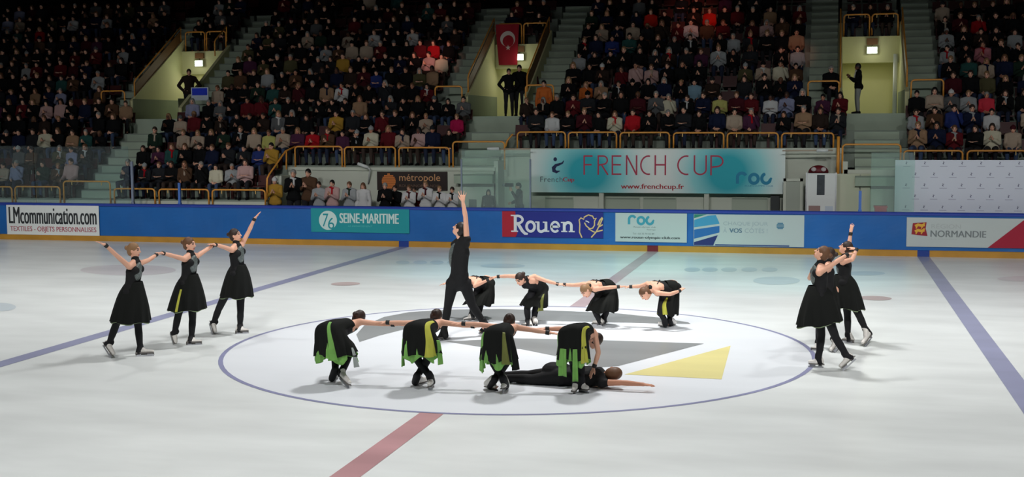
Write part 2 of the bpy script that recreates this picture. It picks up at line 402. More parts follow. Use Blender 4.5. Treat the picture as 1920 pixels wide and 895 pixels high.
# ------------------------------------------------------------------ railings
ROW_ORD = ['first', 'second', 'third', 'fourth', 'fifth', 'sixth', 'seventh', 'eighth', 'ninth', 'tenth', 'eleventh', 'twelfth']
def hoop_pts(x0, x1, Y, z0, z1, r=0.1, top=True):
    P = [(x0, Y, z0), (x0, Y, z1-r)]
    for i in range(1, 5): t = R(90*i/4); P.append((x0+r-r*math.cos(t), Y, z1-r+r*math.sin(t)))
    for i in range(0, 5): t = R(90*i/4); P.append((x1-r+r*math.sin(t), Y, z1-r+r*math.cos(t)))
    P.append((x1, Y, z0)); return P
def railing(x0, x1, Y, z0, z1, label, group, clips=True, base=False):
    e = empty('railing', ((x0+x1)/2, Y, z0), label, 'railing', group)
    mb = MB(); mb.tube(hoop_pts(x0, x1, Y, z0, z1), 0.026, 8); mb.obj('frame', m_orange, e, True)
    if clips:
        for t in (0.18, 0.82):
            c = MB(); xx = x0+(x1-x0)*t; c.box(xx-.012, xx+.012, Y-.01, Y+.01, z1-.12, z1-.02); c.obj('clip', mat('clip', lin(226, 190, 120), .5), e)
    if base:
        c = MB(); c.tube([(x0, Y, z0+0.2), (x1, Y, z0+0.2)], .018, 6); c.obj('lower_bar', m_orange, e, True)
    return e
def px_rail(x0, x1, ytop, ybot, Y, label, group, **k):
    a = at(x0, ytop, Y); b = at(x1, ytop, Y); c = at(x0, ybot, Y)
    return railing(a[0], b[0], Y, c[2], a[2], label, group, **k)
for i, (a, b) in enumerate([(970, 1060), (1066, 1156), (1163, 1255), (1263, 1357), (1364, 1459), (1466, 1563)]):
    px_rail(a, b, 248+i*.4, 279, 18.34, 'orange tube railing bay above the cyan banner, %s from its left end' % ROW_ORD[i], 'railings above the cyan banner')
for i, (a, b) in enumerate([(553, 641), (646, 741), (748, 842)]):
    px_rail(a, b, 275+i, 317, 17.56, 'orange tube railing bay above the white players bench wall, %s from the left' % ROW_ORD[i], 'railings above the bench wall')
px_rail(849, 946, 266, 318, 17.56, 'wide orange railing bay across the foot of the middle stair', None, clips=False)
px_rail(1580, 1689, 271, 325, 17.52, 'wide orange railing bay across the foot of the right hand stair', None, clips=False)
for i, (a, b) in enumerate([(1695, 1805), (1814, 1925)]):
    px_rail(a, b, 283, 313, 17.56, 'orange railing bay showing above the white logo wall, %s one' % ('left', 'right')[i], 'railings above the logo wall')
for i, (a, b, t) in enumerate([(-70, 22, 350), (28, 112, 350), (119, 206, 340), (214, 290, 354), (298, 391, 355), (398, 497, 356)]):
    px_rail(a, b, t, 384, 15.9, 'low orange railing bay just behind the left boards, %s from the left' % ROW_ORD[i], 'low railings behind the left boards')
# rails around the three stair openings
names = ['left stair opening', 'middle stair opening', 'right stair opening']
for i, (a, b) in enumerate(VOM):
    m = (a+b)/2
    for x0, x1, w in ((a+.05, m-.04, 'left'), (m+.04, b-.05, 'right')):
        railing(x0, x1, 24.1, 6.25, 7.0, 'orange railing bay over the %s, %s half' % (names[i], w), 'railings over the stair openings')
    for x0, x1, w in ((a-1.0, a-.1, 'left'), (b+.15, b+1.05, 'right')):
        if (i, w) == (0, 'right'): continue
        railing(x0, x1, 20.02, 3.75, 4.72, 'orange railing bay beside the foot of the %s, %s side' % (names[i], w), 'railings beside the stair openings', clips=False)
    for xx, w in ((a-.06, 'left'), (b+.06, 'right')):
        e = empty('handrail', (xx, 20.5, slope(20.5)+.4), 'sloping orange handrail on the %s wall of the %s' % (w, names[i]), 'handrail', 'sloping handrails')
        mb = MB(); y0, y1 = (20.6, 23.95) if (i, w) != (0, 'right') else (23.0, 23.95); h = .95
        mb.tube([(xx, y0, slope(y0)+.4), (xx, y0, slope(y0)+h-.05), (xx, y0+.08, slope(y0+.08)+h), (xx, y1, slope(y1)+h), (xx, y1, slope(y1)+.4)], .026, 8)
        mb.obj('frame', m_orange, e, True)
        if i == 0 and w == 'right': continue
        mb = MB(); mb.prism([(y0+.05, slope(y0+.05)+.43), (y1-.05, slope(y1-.05)+.43), (y1-.05, slope(y1-.05)+h-.12), (y0+.05, slope(y0+.05)+h-.12)], 'x', xx-.012, xx+.012)
        mb.obj('infill_panel', m_orange2, e)
# sloping handrail on the left end of the bench wall, and the yellow post at the right stair
e = empty('handrail', (-11.75, 16.0, .3), 'long sloping orange handrail at the left end of the players bench', 'handrail')
mb = MB(); P = [at(500, 382, 16.1), at(501, 335, 16.1), at(505, 327, 16.2), at(535, 284, 17.3), at(553, 275, 17.56)]
mb.tube(P, .028, 8); mb.obj('frame', m_orange, e, True)
mb = MB(); mb.tube([at(537, 284, 17.3), at(537, 318, 17.3)], .026, 8); mb.obj('post', m_orange, e, True)
e = empty('handrail', at(950, 270, 18.3), 'short leaning orange handrail left of the first bay above the cyan banner', 'handrail')
mb = MB(); mb.tube([at(948, 276, 18.2), at(951, 264, 18.2), at(960, 253, 18.32), at(962, 252, 18.32)], .028, 8); mb.obj('frame', m_orange, e, True)
p = at(1571, 325, 17.5); q = at(1571, 256, 17.5)
mb = MB(); mb.tube([(p[0], 17.5, p[2]-.1), (p[0], 17.5, q[2])], .045, 10)
tag(mb.obj('post', m_orange, None, True), 'upright yellow post left of the right hand stair', 'post')

# exit lamps, hung from the header of each stair opening
m_exit = mat('exit light', (0.80, 1.0, 0.72), emit=7.0)
for i, (a, b) in enumerate(VOM):
    x = {0: at(376, 102, 23.9)[0], 1: at(975, 99, 23.9)[0], 2: at(1635, 93, 23.9)[0]}[i]
    e = empty('exit_lamp', (x, 23.93, 5.85), 'small lit exit lamp over the %s' % names[i], 'lamp', 'exit lamps')
    mb = MB(); mb.box(x-.17, x+.17, 23.78, 23.88, 6.0, 6.2); mb.box(x-.01, x+.01, 23.8, 23.84, 5.92, 6.02); mb.obj('bracket', m_orange2, e)
    mb = MB(); mb.box(x-.17, x+.17, 23.74, 23.84, 5.70, 5.93); mb.obj('housing', mat('lamp housing', (.5, .52, .48), .5), e)
    mb = MB(); mb.box(x-.15, x+.15, 23.73, 23.742, 5.72, 5.91); mb.obj('lamp_face', m_exit, e)
    l = bpy.data.lights.new('exit_glow', 'POINT'); l.energy = 3; l.color = (.97, 1, .85); l.shadow_soft_size = .1
    o = bpy.data.objects.new('exit_glow', l); COL.objects.link(o); o.location = (x, 23.45, 5.75)
    area_light('passage_lamp', ((a+b)/2, 25.4, 5.5), ((a+b)/2, 25.3, 3), 1.0, .3, 6, (1, .98, .82))
    area_light('passage_lamp', ((a+b)/2, 23.9, 5.38), ((a+b)/2, 22.5, 3.75), .8, .2, 5, (1, .98, .82))

# ------------------------------------------------------------------ protective glass above the boards
def glass_mat(name, tint, haze):
    m = bpy.data.materials.new(name); m.use_nodes = True; nt = m.node_tree; nt.nodes.clear()
    o = nt.nodes.new('ShaderNodeOutputMaterial'); t = nt.nodes.new('ShaderNodeBsdfTransparent'); t.inputs[0].default_value = (*tint, 1)
    g = nt.nodes.new('ShaderNodeBsdfGlossy'); g.inputs['Roughness'].default_value = .05
    d = nt.nodes.new('ShaderNodeBsdfDiffuse'); d.inputs[0].default_value = (.75, .85, .85, 1)
    fr = nt.nodes.new('ShaderNodeFresnel'); fr.inputs[0].default_value = 1.3
    m1 = nt.nodes.new('ShaderNodeMixShader'); m2 = nt.nodes.new('ShaderNodeMixShader'); m2.inputs[0].default_value = haze
    nt.links.new(fr.outputs[0], m1.inputs[0]); nt.links.new(t.outputs[0], m1.inputs[1]); nt.links.new(g.outputs[0], m1.inputs[2])
    nt.links.new(m1.outputs[0], m2.inputs[1]); nt.links.new(d.outputs[0], m2.inputs[2]); nt.links.new(m2.outputs[0], o.inputs[0]); return m
m_glass = glass_mat('clear glass', (.90, .96, .97), .035)
m_glass2 = glass_mat('greenish glass', (.84, .94, .90), .10)
def glass(x0, x1, ytop, m, label, group=None, posts=True):
    a = at(x0, ytop, 15.27); b = at(x1, ytop, 15.27); z1 = a[2]
    e = empty('protective_glass', ((a[0]+b[0])/2, 15.27, 1.15), label, 'glass', group)
    mb = MB(); mb.box(a[0], b[0], 15.262, 15.278, 1.13, z1); mb.obj('pane', m, e)
    if posts:
        for x in (a[0], b[0]):
            mb = MB(); mb.box(x-.02, x+.02, 15.24, 15.30, 1.13, z1-.25); mb.obj('clamp', mat('clamp blue grey', lin(120, 130, 146), .4), e)
glass(-90, 62, 274, m_glass, 'clear protective glass pane above the boards at the far left edge', 'glass panes above the left boards', False)
glass(64, 240, 275, m_glass, 'clear protective glass pane above the white left banner, right one', 'glass panes above the left boards', False)
glass(865, 994, 282, m_glass2, 'greenish protective glass pane above the boards behind the standing man')
glass(1634, 1716, 286, m_glass2, 'greenish hazy glass pane at the left end of the white logo wall', None, False)
for x, y0, y1, lab in ((247, 303, 377, 'slim grey post above the left boards at the end of the glass'), (336, 343, 380, 'short blue post above the left boards'), (1613, 358, 397, 'short blue post left of the red box above the boards')):
    a = at(x, y0, 15.27); mb = MB(); mb.box(a[0]-.035, a[0]+.035, 15.24, 15.30, 1.14, a[2]); mb.box(a[0]-.045, a[0]+.045, 15.23, 15.31, 1.14, 1.2)
    tag(mb.obj('post', mat('post grey', lin(120, 130, 150), .5) if x == 247 else mat('post blue', lin(70, 110, 185), .5)), lab, 'post')

# ------------------------------------------------------------------ banners on the boards
AY = 15.168
def board_sign(x0, x1, z0, z1, m, label, name='banner', Y=AY):
    mb = MB(); n = 24; V = []
    mb.box(x0, x1, Y, Y+.006, z0, z1)
    return tag(mb.obj(name, m), label, 'banner')
def col(name, r, g, b, rough=.6): return mat(name, lin(r, g, b), rough)
YT = AY-.004
b = board_sign(-20.16, -16.92, .16, 1.08, m_paper, 'white banner with black and red lettering at the far left of the boards')
text(b, 'LMcommunication.com', -20.08, -17.0, .50, 1.02, YT, col('ink black', 45, 48, 52), dup=.022)
text(b, 'TEXTILES - OBJETS PERSONNALISES', -20.05, -17.02, .22, .42, YT, col('ink plum', 176, 92, 104), dup=.008)
b = board_sign(-9.95, -6.93, .39, 1.08, col('teal print', 28, 150, 158), 'teal banner with a white round number and white capitals on the blue boards')
mb = MB(); c = (-9.42, .735); mb.add([(c[0]+.28*math.cos(2*math.pi*i/40), YT, c[1]+.28*math.sin(2*math.pi*i/40)) for i in range(40)], [tuple(range(40))])
mb.obj('emblem', col('pale teal white', 205, 228, 224), b)
text(b, '7', -9.58, -9.40, .55, .93, YT-.003, col('teal print', 28, 150, 158), bold=.0, shear=.1)
text(b, '6', -9.42, -9.22, .48, .82, YT-.003, col('teal print', 28, 150, 158), bold=.0)
text(b, 'SEINE-MARITIME', -9.06, -7.24, .66, .95, YT, col('pale teal white', 205, 228, 224), dup=.02)
text(b, 'LE DEPARTEMENT', -8.8, -8.05, .55, .60, YT, col('teal light', 90, 190, 190), shear=.3)
# Rouen
b = board_sign(-4.18, -1.31, .34, 1.06, col('navy print', 30, 38, 130), 'navy and red banner with white serif lettering and a gold sheep drawing')
mb = MB(); mb.add([(x, YT, z) for x, z in ((-4.18, .34), (-3.79, .34), (-3.74, .45), (-3.79, .6), (-3.76, .8), (-3.79, .95), (-3.80, 1.06), (-4.18, 1.06))], [tuple(range(8))]); mb.obj('red_field', col('red print', 172, 26, 48), b)
mb = MB(); w = .085; YL = YT-.003
def serif(x, z, l=.17): mb.add([(x-l/2, YL, z-.018), (x+l/2, YL, z-.018), (x+l/2, YL, z+.018), (x-l/2, YL, z+.018)], [(0, 1, 2, 3)])
zb, xh, ch = .50, .78, .955
# R o u e n drawn as broad strokes with serifs
ribbon(mb, [(-3.80, zb), (-3.80, ch)], w, YL); serif(-3.82, zb, .2); serif(-3.84, ch-.01, .18)
ribbon(mb, [(-3.82, ch-.03)]+arc(-3.74, .83, .15, .105, 90, -90)+[(-3.80, .715)], .07, YL)
ribbon(mb, [(-3.73, .73), (-3.60, .52), (-3.52, .44), (-3.44, .43)], [.09, .09, .08, .05], YL)
ribbon(mb, arc(-3.36, .64, .115, .135, 0, 360, 28)[:-1], .075, YL, closed=True)
ribbon(mb, [(-3.14, xh-.005), (-3.14, .60)]+arc(-3.06, .585, .08, .085, 180, 300, 8)+[(-2.93, .56)], .075, YL); ribbon(mb, [(-2.92, xh), (-2.92, zb)], .08, YL); serif(-3.17, xh-.015, .12); serif(-2.95, xh-.015, .12); serif(-2.89, zb+.015, .13)
ribbon(mb, [(-2.77, .645), (-2.56, .645)]+arc(-2.66, .64, .11, .135, 5, 320, 24), .065, YL)
ribbon(mb, [(-2.40, zb), (-2.40, xh)], .08, YL); serif(-2.40, zb+.015, .17); serif(-2.43, xh-.015, .13)
ribbon(mb, [(-2.38, .70)]+arc(-2.29, .68, .09, .085, 150, 0, 10)+[(-2.20, zb)], .075, YL); serif(-2.19, zb+.015, .17)
mb.obj('lettering', col('pale print', 222, 218, 222), b)
mb = MB(); gx, gz = -1.94, .70
ribbon(mb, [(-1.90, .35), (-1.97, .50), (-1.96, .72), (-1.98, .84), (-1.93, .90), (-1.85, .86), (-1.84, .92), (-1.72, .985), (-1.60, .95), (-1.57, .88), (-1.50, .90), (-1.55, .82), (-1.55, .70), (-1.60, .62), (-1.68, .60), (-1.78, .68), (-1.83, .77)], .035, YL)
ribbon(mb, [(-1.72, .60), (-1.58, .52), (-1.50, .50)], .03, YL); ribbon(mb, [(-1.64, .36), (-1.50, .52), (-1.38, .76), (-1.32, .90)], .035, YL)
ribbon(mb, [(-1.50, .52), (-1.32, .57)], .035, YL); ribbon(mb, [(-1.42, .66), (-1.32, .72)], .035, YL); ribbon(mb, [(-1.46, .70), (-1.40, .84), (-1.33, .92)], .04, YL)
mb.obj('emblem', col('gold print', 224, 190, 130), b)
mb = MB(); ribbon(mb, [(-1.80, .82), (-1.74, .80), (-1.70, .77)], .03, YL); mb.obj('eye_mark', col('pale print', 222, 218, 222), b)
# club sign
b = board_sign(-.97, .985, .26, 1.05, m_paperg, 'white club sign with a teal three letter logo right of the sheep banner')
def roc(parent, x0, x1, z0, z1, Y, m):
    mb = MB(); s = (x1-x0)/3.2; h = z1-z0; q = h*.27
    r = h*.36
    cx = x0+s*.45; ribbon(mb, [(cx-r, z0)]+arc(cx, z0+h*.55, r, h*.36, 180, 25, 14), q, Y)
    cx = x0+s*1.55; ribbon(mb, arc(cx, z0+h*.42, r, h*.38, 0, 360, 28)[:-1], q, Y, closed=True)
    cx = x0+s*2.65; ribbon(mb, arc(cx, z0+h*.45, r, h*.40, 100, 345, 18)+[(cx+r*1.25, z0+h*.52)], [q*.6]+[q]*17+[q*.9, q*.5], Y)
    return mb.obj('logo', m, parent)
roc(b, -.60, .10, .74, .99, YT, col('teal logo', 62, 150, 170))
text(b, 'Rouen olympic club', -.46, .14, .64, .69, YT, col('ink grey', 120, 130, 130)); text(b, 'Patinage', -.1, .14, .575, .615, YT, col('ink grey', 120, 130, 130))
text(b, 'Tel : 02 35 70 02 89', -.49, .10, .46, .51, YT, col('ink grey', 120, 130, 130)); text(b, 'www.rouen-olympic-club.com', -.84, .80, .33, .42, YT, col('ink dark', 70, 76, 78), dup=.01)
# every day at your side
b = board_sign(1.17, 4.08, .19, 1.04, m_paperg, 'pale banner with blue slanted bands and thin grey capitals on the boards')
def polys(parent, name, pts, m, Y=YT):
    mb = MB(); mb.add([(x, Y, z) for x, z in pts], [tuple(range(len(pts)))]); return mb.obj(name, m, parent)
polys(b, 'green_band', [(1.18, .93), (1.52, 1.035), (1.18, 1.035)], col('print green', 40, 130, 110))
polys(b, 'light_band', [(1.18, .68), (1.18, .88), (1.55, 1.0), (1.76, 1.02), (1.84, .85), (1.86, .79)], col('print sky', 66, 150, 190))
polys(b, 'mid_band', [(1.18, .37), (1.18, .62), (1.86, .73), (1.86, .55)], col('print mid blue', 38, 105, 172))
polys(b, 'deep_band', [(1.18, .20), (1.18, .28), (1.82, .48), (1.74, .30), (1.70, .20)], col('print deep', 34, 48, 110))
text(b, 'CHAQUE JOUR', 1.96, 3.14, .72, .85, YT, col('ink pale', 160, 172, 178)); text(b, 'À', 1.96, 2.06, .55, .70, YT, col('ink pale', 160, 172, 178))
text(b, 'VOS', 2.12, 2.46, .55, .67, YT, col('ink steel', 96, 122, 142), dup=.015); text(b, 'CÔTÉS !', 2.53, 3.13, .55, .70, YT, col('ink pale', 160, 172, 178))
mb = MB()
for i, zz in enumerate((.68, .715, .75, .785, .82)):
    hw = math.sqrt(max(.0, .1**2-(zz-.75)**2)); mb.add([(3.46-hw, YT, zz-.013), (3.46+hw, YT, zz-.013), (3.46+hw, YT, zz+.013), (3.46-hw, YT, zz+.013)], [(0, 1, 2, 3)])
mb.obj('emblem', col('ink teal', 60, 120, 150), b)
polys(b, 'foot_bar', [(1.75, .20), (3.7, .20), (3.7, .235), (1.75, .235)], col('print deep soft', 60, 80, 130))
# Normandie
b = board_sign(6.67, 12.2, .26, 1.02, m_paperg, 'white banner with a red and gold flag emblem at the right of the boards')
text(b, 'RÉGION', 7.28, 8.0, .74, .88, YT, col('ink ghost', 172, 180, 180)); text(b, 'NORMANDIE', 7.26, 8.62, .52, .69, YT, col('ink mid', 118, 126, 128), dup=.01)
text(b, 'LA REGION', 7.28, 7.9, .45, .48, YT, col('ink ghost', 172, 180, 180))
polys(b, 'flag_field', [(6.79, .58), (6.82, .87), (7.16, .90), (7.14, .74), (7.19, .54), (6.95, .56)], col('flag red', 150, 32, 46))
mb = MB()
for zz in (.65, .79): ribbon(mb, [(6.88, zz), (6.95, zz+.04), (7.04, zz+.02), (7.11, zz+.045)], .075, YL); ribbon(mb, [(6.9, zz-.06), (6.93, zz)], .03, YL); ribbon(mb, [(7.03, zz-.06), (7.06, zz)], .03, YL); ribbon(mb, [(7.1, zz+.04), (7.12, zz+.08), (7.08, zz+.09)], .02, YL)
mb.obj('emblem', col('flag gold', 222, 170, 60), b)
polys(b, 'red_corner', [(8.66, .262), (12.2, .262), (12.2, 1.018), (9.55, 1.018)], col('crimson print', 160, 22, 52))

# ------------------------------------------------------------------ French Cup banner
fb_m = bpy.data.materials.new('banner gradient'); fb_m.use_nodes = True; nt = fb_m.node_tree; bs = nt.nodes['Principled BSDF']; bs.inputs['Roughness'].default_value = .6
geo = nt.nodes.new('ShaderNodeTexCoord'); facs = []
def blob(cx, cz, sx, sz):
    mp = nt.nodes.new('ShaderNodeMapping'); mp.vector_type = 'POINT'
    mp.inputs['Scale'].default_value = (1/sx, 0, 1/sz); mp.inputs['Location'].default_value = (-cx/sx, 0, -cz/sz)
    nt.links.new(geo.outputs['Object'], mp.inputs['Vector'])
    g = nt.nodes.new('ShaderNodeTexGradient'); g.gradient_type = 'QUADRATIC_SPHERE'; nt.links.new(mp.outputs[0], g.inputs[0]); return g.outputs['Fac']
def mth(op, a, b):
    n = nt.nodes.new('ShaderNodeMath'); n.operation = op; n.use_clamp = True
    for i, q in enumerate((a, b)):
        if isinstance(q, float): n.inputs[i].default_value = q
        else: nt.links.new(q, n.inputs[i])
    return n.outputs[0]
f = mth('ADD', blob(-2.25, 2.05, 2.2, 1.9), blob(1.85, 2.05, 2.1, 2.0)); f = mth('MULTIPLY', f, 1.7)
rp = nt.nodes.new('ShaderNodeValToRGB'); rp.color_ramp.elements[0].color = (*lin(246, 250, 246), 1); rp.color_ramp.elements[1].color = (*lin(26, 176, 192), 1)
e2 = rp.color_ramp.elements.new(.45); e2.color = (*lin(150, 224, 228), 1)
nt.links.new(f, rp.inputs[0]); nt.links.new(rp.outputs[0], bs.inputs['Base Color'])
FY = 17.9; mb = MB(); mb.box(-4.0, 3.48, FY, FY+.03, 1.45, 2.74)
fb = tag(mb.obj('banner', fb_m), 'wide white and cyan event banner with thin red capitals hanging on the stand wall', 'banner')
mb = MB()
for x in (-3.9, -1.5, 1.0, 3.38): mb.box(x-.02, x+.02, FY+.03, 18.22, 2.62, 2.68)
mb.obj('bracket', m_alu, fb)
F1 = FY-.004
def glyphs(parent, word, x0, x1, z0, z1, w, Y, m):
    mb = MB(); n = len(word); cw = (x1-x0)/n; h = z1-z0; g = cw*.70
    for i, ch in enumerate(word):
        x = x0+cw*i
        if ch == 'F': L = [[(x, z0), (x, z1)], [(x, z1-w/2), (x+g*.85, z1-w/2)], [(x, z0+h*.52), (x+g*.75, z0+h*.52)]]
        elif ch == 'R': L = [[(x, z0), (x, z1)], [(x, z1-w/2), (x+g*.5, z1-w/2)]+arc(x+g*.5, z0+h*.75, g*.42, h*.25-w/2, 90, -90, 10)+[(x, z0+h*.5)], [(x+g*.35, z0+h*.5), (x+g*.98, z0)]]
        elif ch == 'E': L = [[(x, z0), (x, z1)], [(x, z1-w/2), (x+g*.9, z1-w/2)], [(x, z0+h*.52), (x+g*.85, z0+h*.52)], [(x, z0+w/2), (x+g*.9, z0+w/2)]]
        elif ch == 'N': L = [[(x, z0), (x, z1)], [(x, z1), (x+g, z0)], [(x+g, z0), (x+g, z1)]]
        elif ch == 'C': L = [arc(x+g*.75, z0+h/2, g*.75, h/2-w/2, 78, 282, 18)]
        elif ch == 'H': L = [[(x, z0), (x, z1)], [(x+g, z0), (x+g, z1)], [(x, z0+h*.52), (x+g, z0+h*.52)]]
        elif ch == 'U': L = [[(x, z1), (x, z0+g*.5)]+arc(x+g*.5, z0+g*.5, g*.5, g*.5-w/2, 180, 360, 12)+[(x+g, z1)]]
        elif ch == 'P': L = [[(x, z0), (x, z1)], [(x, z1-w/2), (x+g*.5, z1-w/2)]+arc(x+g*.5, z0+h*.70, g*.5, h*.30-w/2, 90, -90, 10)+[(x, z0+h*.4)]]
        for l in L: ribbon(mb, l, w, Y)
    return mb.obj('lettering', m, parent)
glyphs(fb, 'FRENCH', -2.36, .18, 1.98, 2.56, .045, F1, col('print rose', 186, 62, 88))
glyphs(fb, 'CUP', .42, 1.86, 1.98, 2.56, .045, F1, col('print rose', 186, 62, 88))
text(fb, 'www.frenchcup.fr', -1.26, .60, 1.53, 1.72, F1, col('print brick', 176, 52, 60), dup=.012)
mb = MB(); mb.ell((-3.24, F1, 2.44), .055, .001, .06)
ribbon(mb, [(-2.98, 2.40), (-3.02, 2.33), (-3.12, 2.29), (-3.22, 2.26), (-3.29, 2.18), (-3.28, 2.10), (-3.20, 2.06), (-3.10, 2.09)], [.02, .05, .07, .09, .12, .12, .08, .02], F1)
mb.obj('logo', col('navy logo', 26, 40, 84), fb)
text(fb, 'French', -3.70, -3.02, 1.76, 1.92, F1, col('ink greyblue', 96, 112, 124), spacing=1.1); text(fb, 'Cup', -3.01, -2.66, 1.74, 1.90, F1, col('print rose', 186, 62, 88), dup=.015)
roc(fb, 2.12, 3.12, 1.74, 2.08, F1, col('roc blue', 40, 140, 178))
text(fb, 'ROUEN OLYMPIC CLUB', 2.35, 3.14, 1.66, 1.70, F1, col('roc blue', 40, 140, 178))

# métropole sign on the bench wall
mb = MB(); mb.box(-8.75, -6.50, 17.5, 17.55, 1.50, 2.07); mt = tag(mb.obj('sign', mat('dark brown board', lin(40, 26, 22), .5)), 'dark brown sign with an orange striped sun on the white bench wall', 'sign')
mb = MB(); Y = 17.495
for i in range(9):
    zz = 1.555+i*.052; hw = math.sqrt(max(0, .225**2-(zz+.02-1.77)**2)); mb.add([(-8.37-hw, Y, zz), (-8.37+hw, Y, zz), (-8.37+hw, Y, zz+.045), (-8.37-hw, Y, zz+.045)], [(0, 1, 2, 3)])
mb.obj('emblem', col('sun orange', 222, 130, 62), mt)
text(mt, 'métropole', -8.03, -6.72, 1.72, 2.0, Y, col('sun text', 214, 160, 112)); text(mt, 'ROUENNORMANDIE', -8.03, -6.74, 1.60, 1.68, Y, col('sun text dim', 120, 92, 74))

# white logo wall
p0 = at(1678, 299, 16.5); WX0 = 6.42; WX1 = 12.5; WZ1 = 2.47
mb = MB(); mb.box(WX0, WX1, 16.5, 16.54, .35, WZ1); lw = tag(mb.obj('logo_wall', mat('lilac white print', lin(226, 231, 243), .55)), 'tall white press wall with rows of tiny logos behind the right boards', 'press wall')
mb = MB()
for x in (WX0+.1, WX0+2.2, WX0+4.3): mb.box(x-.03, x+.03, 16.54, 16.6, .3, WZ1-.05); mb.box(x-.03, x+.03, 16.54, 17.0, .3, .36)
mb.obj('frame', m_alu, lw)
mb = MB(); mb2 = MB()
for r in range(5):
    zz = at(1700, 306+r*20.6*.995, 16.49)[2]
    for c in range(14):
        x = 6.71+c*.472+(.236 if r % 2 else 0)
        if x > WX1-.2: continue
        ribbon(mb, [(x+.024, zz+.03), (x-.002, zz+.012), (x-.012, zz-.015), (x+.01, zz-.032)], [.010, .022, .028, .01], 16.495); mb.ell((x-.006, 16.495, zz+.038), .009, .001, .009, nu=8, nv=4)
        mb2.add([(x-.09, 16.495, zz-.095), (x+.10, 16.495, zz-.095), (x+.10, 16.495, zz-.075), (x-.09, 16.495, zz-.075)], [(0, 1, 2, 3)])
mb.obj('logo', col('ink navy grey', 112, 116, 142), lw); mb2.obj('caption', col('ink lilac', 190, 192, 210), lw)

# Turkish flag on the rail of the middle opening
P0 = at(929, 46, 23.72); P1 = at(973, 46, 23.72); P2 = at(951, 122, 23.72)
fx0, fx1, fz1, fz0 = P0[0], P1[0], P0[2], P2[2]
def fy(x, z): return 23.73-.03*math.sin((x-fx0)*9+(z-fz0)*1.5)*min(1, (fz1-z)/.3)
mb = MB(); V = []; nx, nz = 20, 24
for lay in (0, .008):
    for j in range(nz+1):
        for i in range(nx+1):
            t = j/nz; s = i/nx; x = fx0+(fx1-fx0)*(s*(1-.22*t)+.14*t); z = fz1+(fz0-fz1)*t; V.append((x, fy(x, z)+lay, z))
L = (nx+1)*(nz+1); Fq = []
for j in range(nz):
    for i in range(nx):
        q = (j*(nx+1)+i, j*(nx+1)+i+1, (j+1)*(nx+1)+i+1, (j+1)*(nx+1)+i); Fq += [q, tuple(L+k for k in q[::-1])]
mb.add(V, Fq); fl = tag(mb.obj('flag', mat('flag cloth', lin(140, 12, 32), .8), None, True), 'red flag with a white crescent and star hanging over the middle stair opening', 'flag')
mb = MB(); mx = (fx0+fx1)/2+.02; mz = fz1-(fz1-fz0)*.36; n = 20; r1 = .27; V = []
for i in range(n+1):
    a = R(-50+280*i/n); V.append((mx+r1*math.cos(a), mz+r1*math.sin(a)))
for i in range(n+1):
    a = R(-60+300*i/n); V.append((mx+.015+.205*math.cos(a), mz-.075+.205*math.sin(a)))
mb.add([(x, fy(x, z)-.012, z) for x, z in V], [(i, i+1, n+2+i, n+1+i) for i in range(n)])
V = []
for i in range(10):
    a = R(90+36*i); r = .10 if i % 2 == 0 else .04; V.append((mx-.0+r*math.cos(a), mz-.30+r*math.sin(a)))
V.append((mx, mz-.30)); mb.add([(x, fy(x, z)-.012, z) for x, z in V], [(10, i, (i+1) % 10) for i in range(10)])
mb.obj('emblem', col('flag white', 190, 176, 176), fl)

# things along the walkway
a = at(1513, 325, 17.0); c = at(1567, 325, 17.0)
mb = MB(); mb.box(a[0], c[0], 17.0, 17.06, .3, a[2]); pb = tag(mb.obj('notice_board', m_paper), 'white notice board with a dark narrow poster left of the pale wall panels', 'board')
q0 = at(1532, 328, 16.99); q1 = at(1546, 366, 16.99); polys(pb, 'poster', [(q0[0], q1[2]), (q1[0], q1[2]), (q1[0], q0[2]), (q0[0], q0[2])], mat('poster dark', lin(58, 66, 72), .5, noise=.5, nscale=5), 16.992)
mb = MB(); mb.box(a[0]-.03, a[0]+.01, 16.98, 17.08, .3, a[2]+.02); mb.box(c[0]-.01, c[0]+.03, 16.98, 17.08, .3, a[2]+.02); mb.obj('frame', m_alu, pb)
a = at(1515, 324, 17.25); c = at(1554, 324, 17.25); cx = (a[0]+c[0])/2; rr = (c[0]-a[0])/2
mb = MB(); V = []; n = 16
for j in range(6):
    t = R(90*j/5)
    for i in range(n): V.append((cx+rr*math.cos(t)*math.cos(2*math.pi*i/n), 17.3+rr*.5*math.cos(t)*math.sin(2*math.pi*i/n), a[2]+rr*.75*math.sin(t)))
mb.add(V, [(j*n+i, j*n+(i+1) % n, (j+1)*n+(i+1) % n, (j+1)*n+i) for j in range(5) for i in range(n)]+[tuple(range(n))[::-1]])
um = tag(mb.obj('awning', mat('maroon dome', lin(104, 24, 34), .5), None, True), 'small maroon dome awning above the white notice board', 'awning')
mb = MB(); mb.box(cx-rr*.95, cx+rr*.95, 17.1, 17.5, .3, a[2]); mb.obj('base', m_dark, um)
mb = MB()
for s in (-.45, .5): mb.ell((cx+rr*s, 17.13, a[2]+.10), .07, .03, .06)
mb.obj('badge', mat('pale badge', lin(190, 180, 180), .5), um)
a = at(1640, 387, 15.6); c = at(1662, 400, 15.6)
mb = MB(); mb.prism([(a[0]+.02, .3), (c[0]-.02, .3), (c[0], a[2]), (a[0], a[2])], 'y', 15.45, 15.85); rb = tag(mb.obj('storage_bin', mat('red plastic', lin(205, 30, 44), .45)), 'red plastic bin just behind the boards left of the logo wall', 'bin')
mb = MB(); mb.box(a[0]-.02, c[0]+.02, 15.43, 15.87, a[2]-.03, a[2]+.01); mb.obj('rim', mat('red plastic', lin(205, 30, 44), .45), rb)
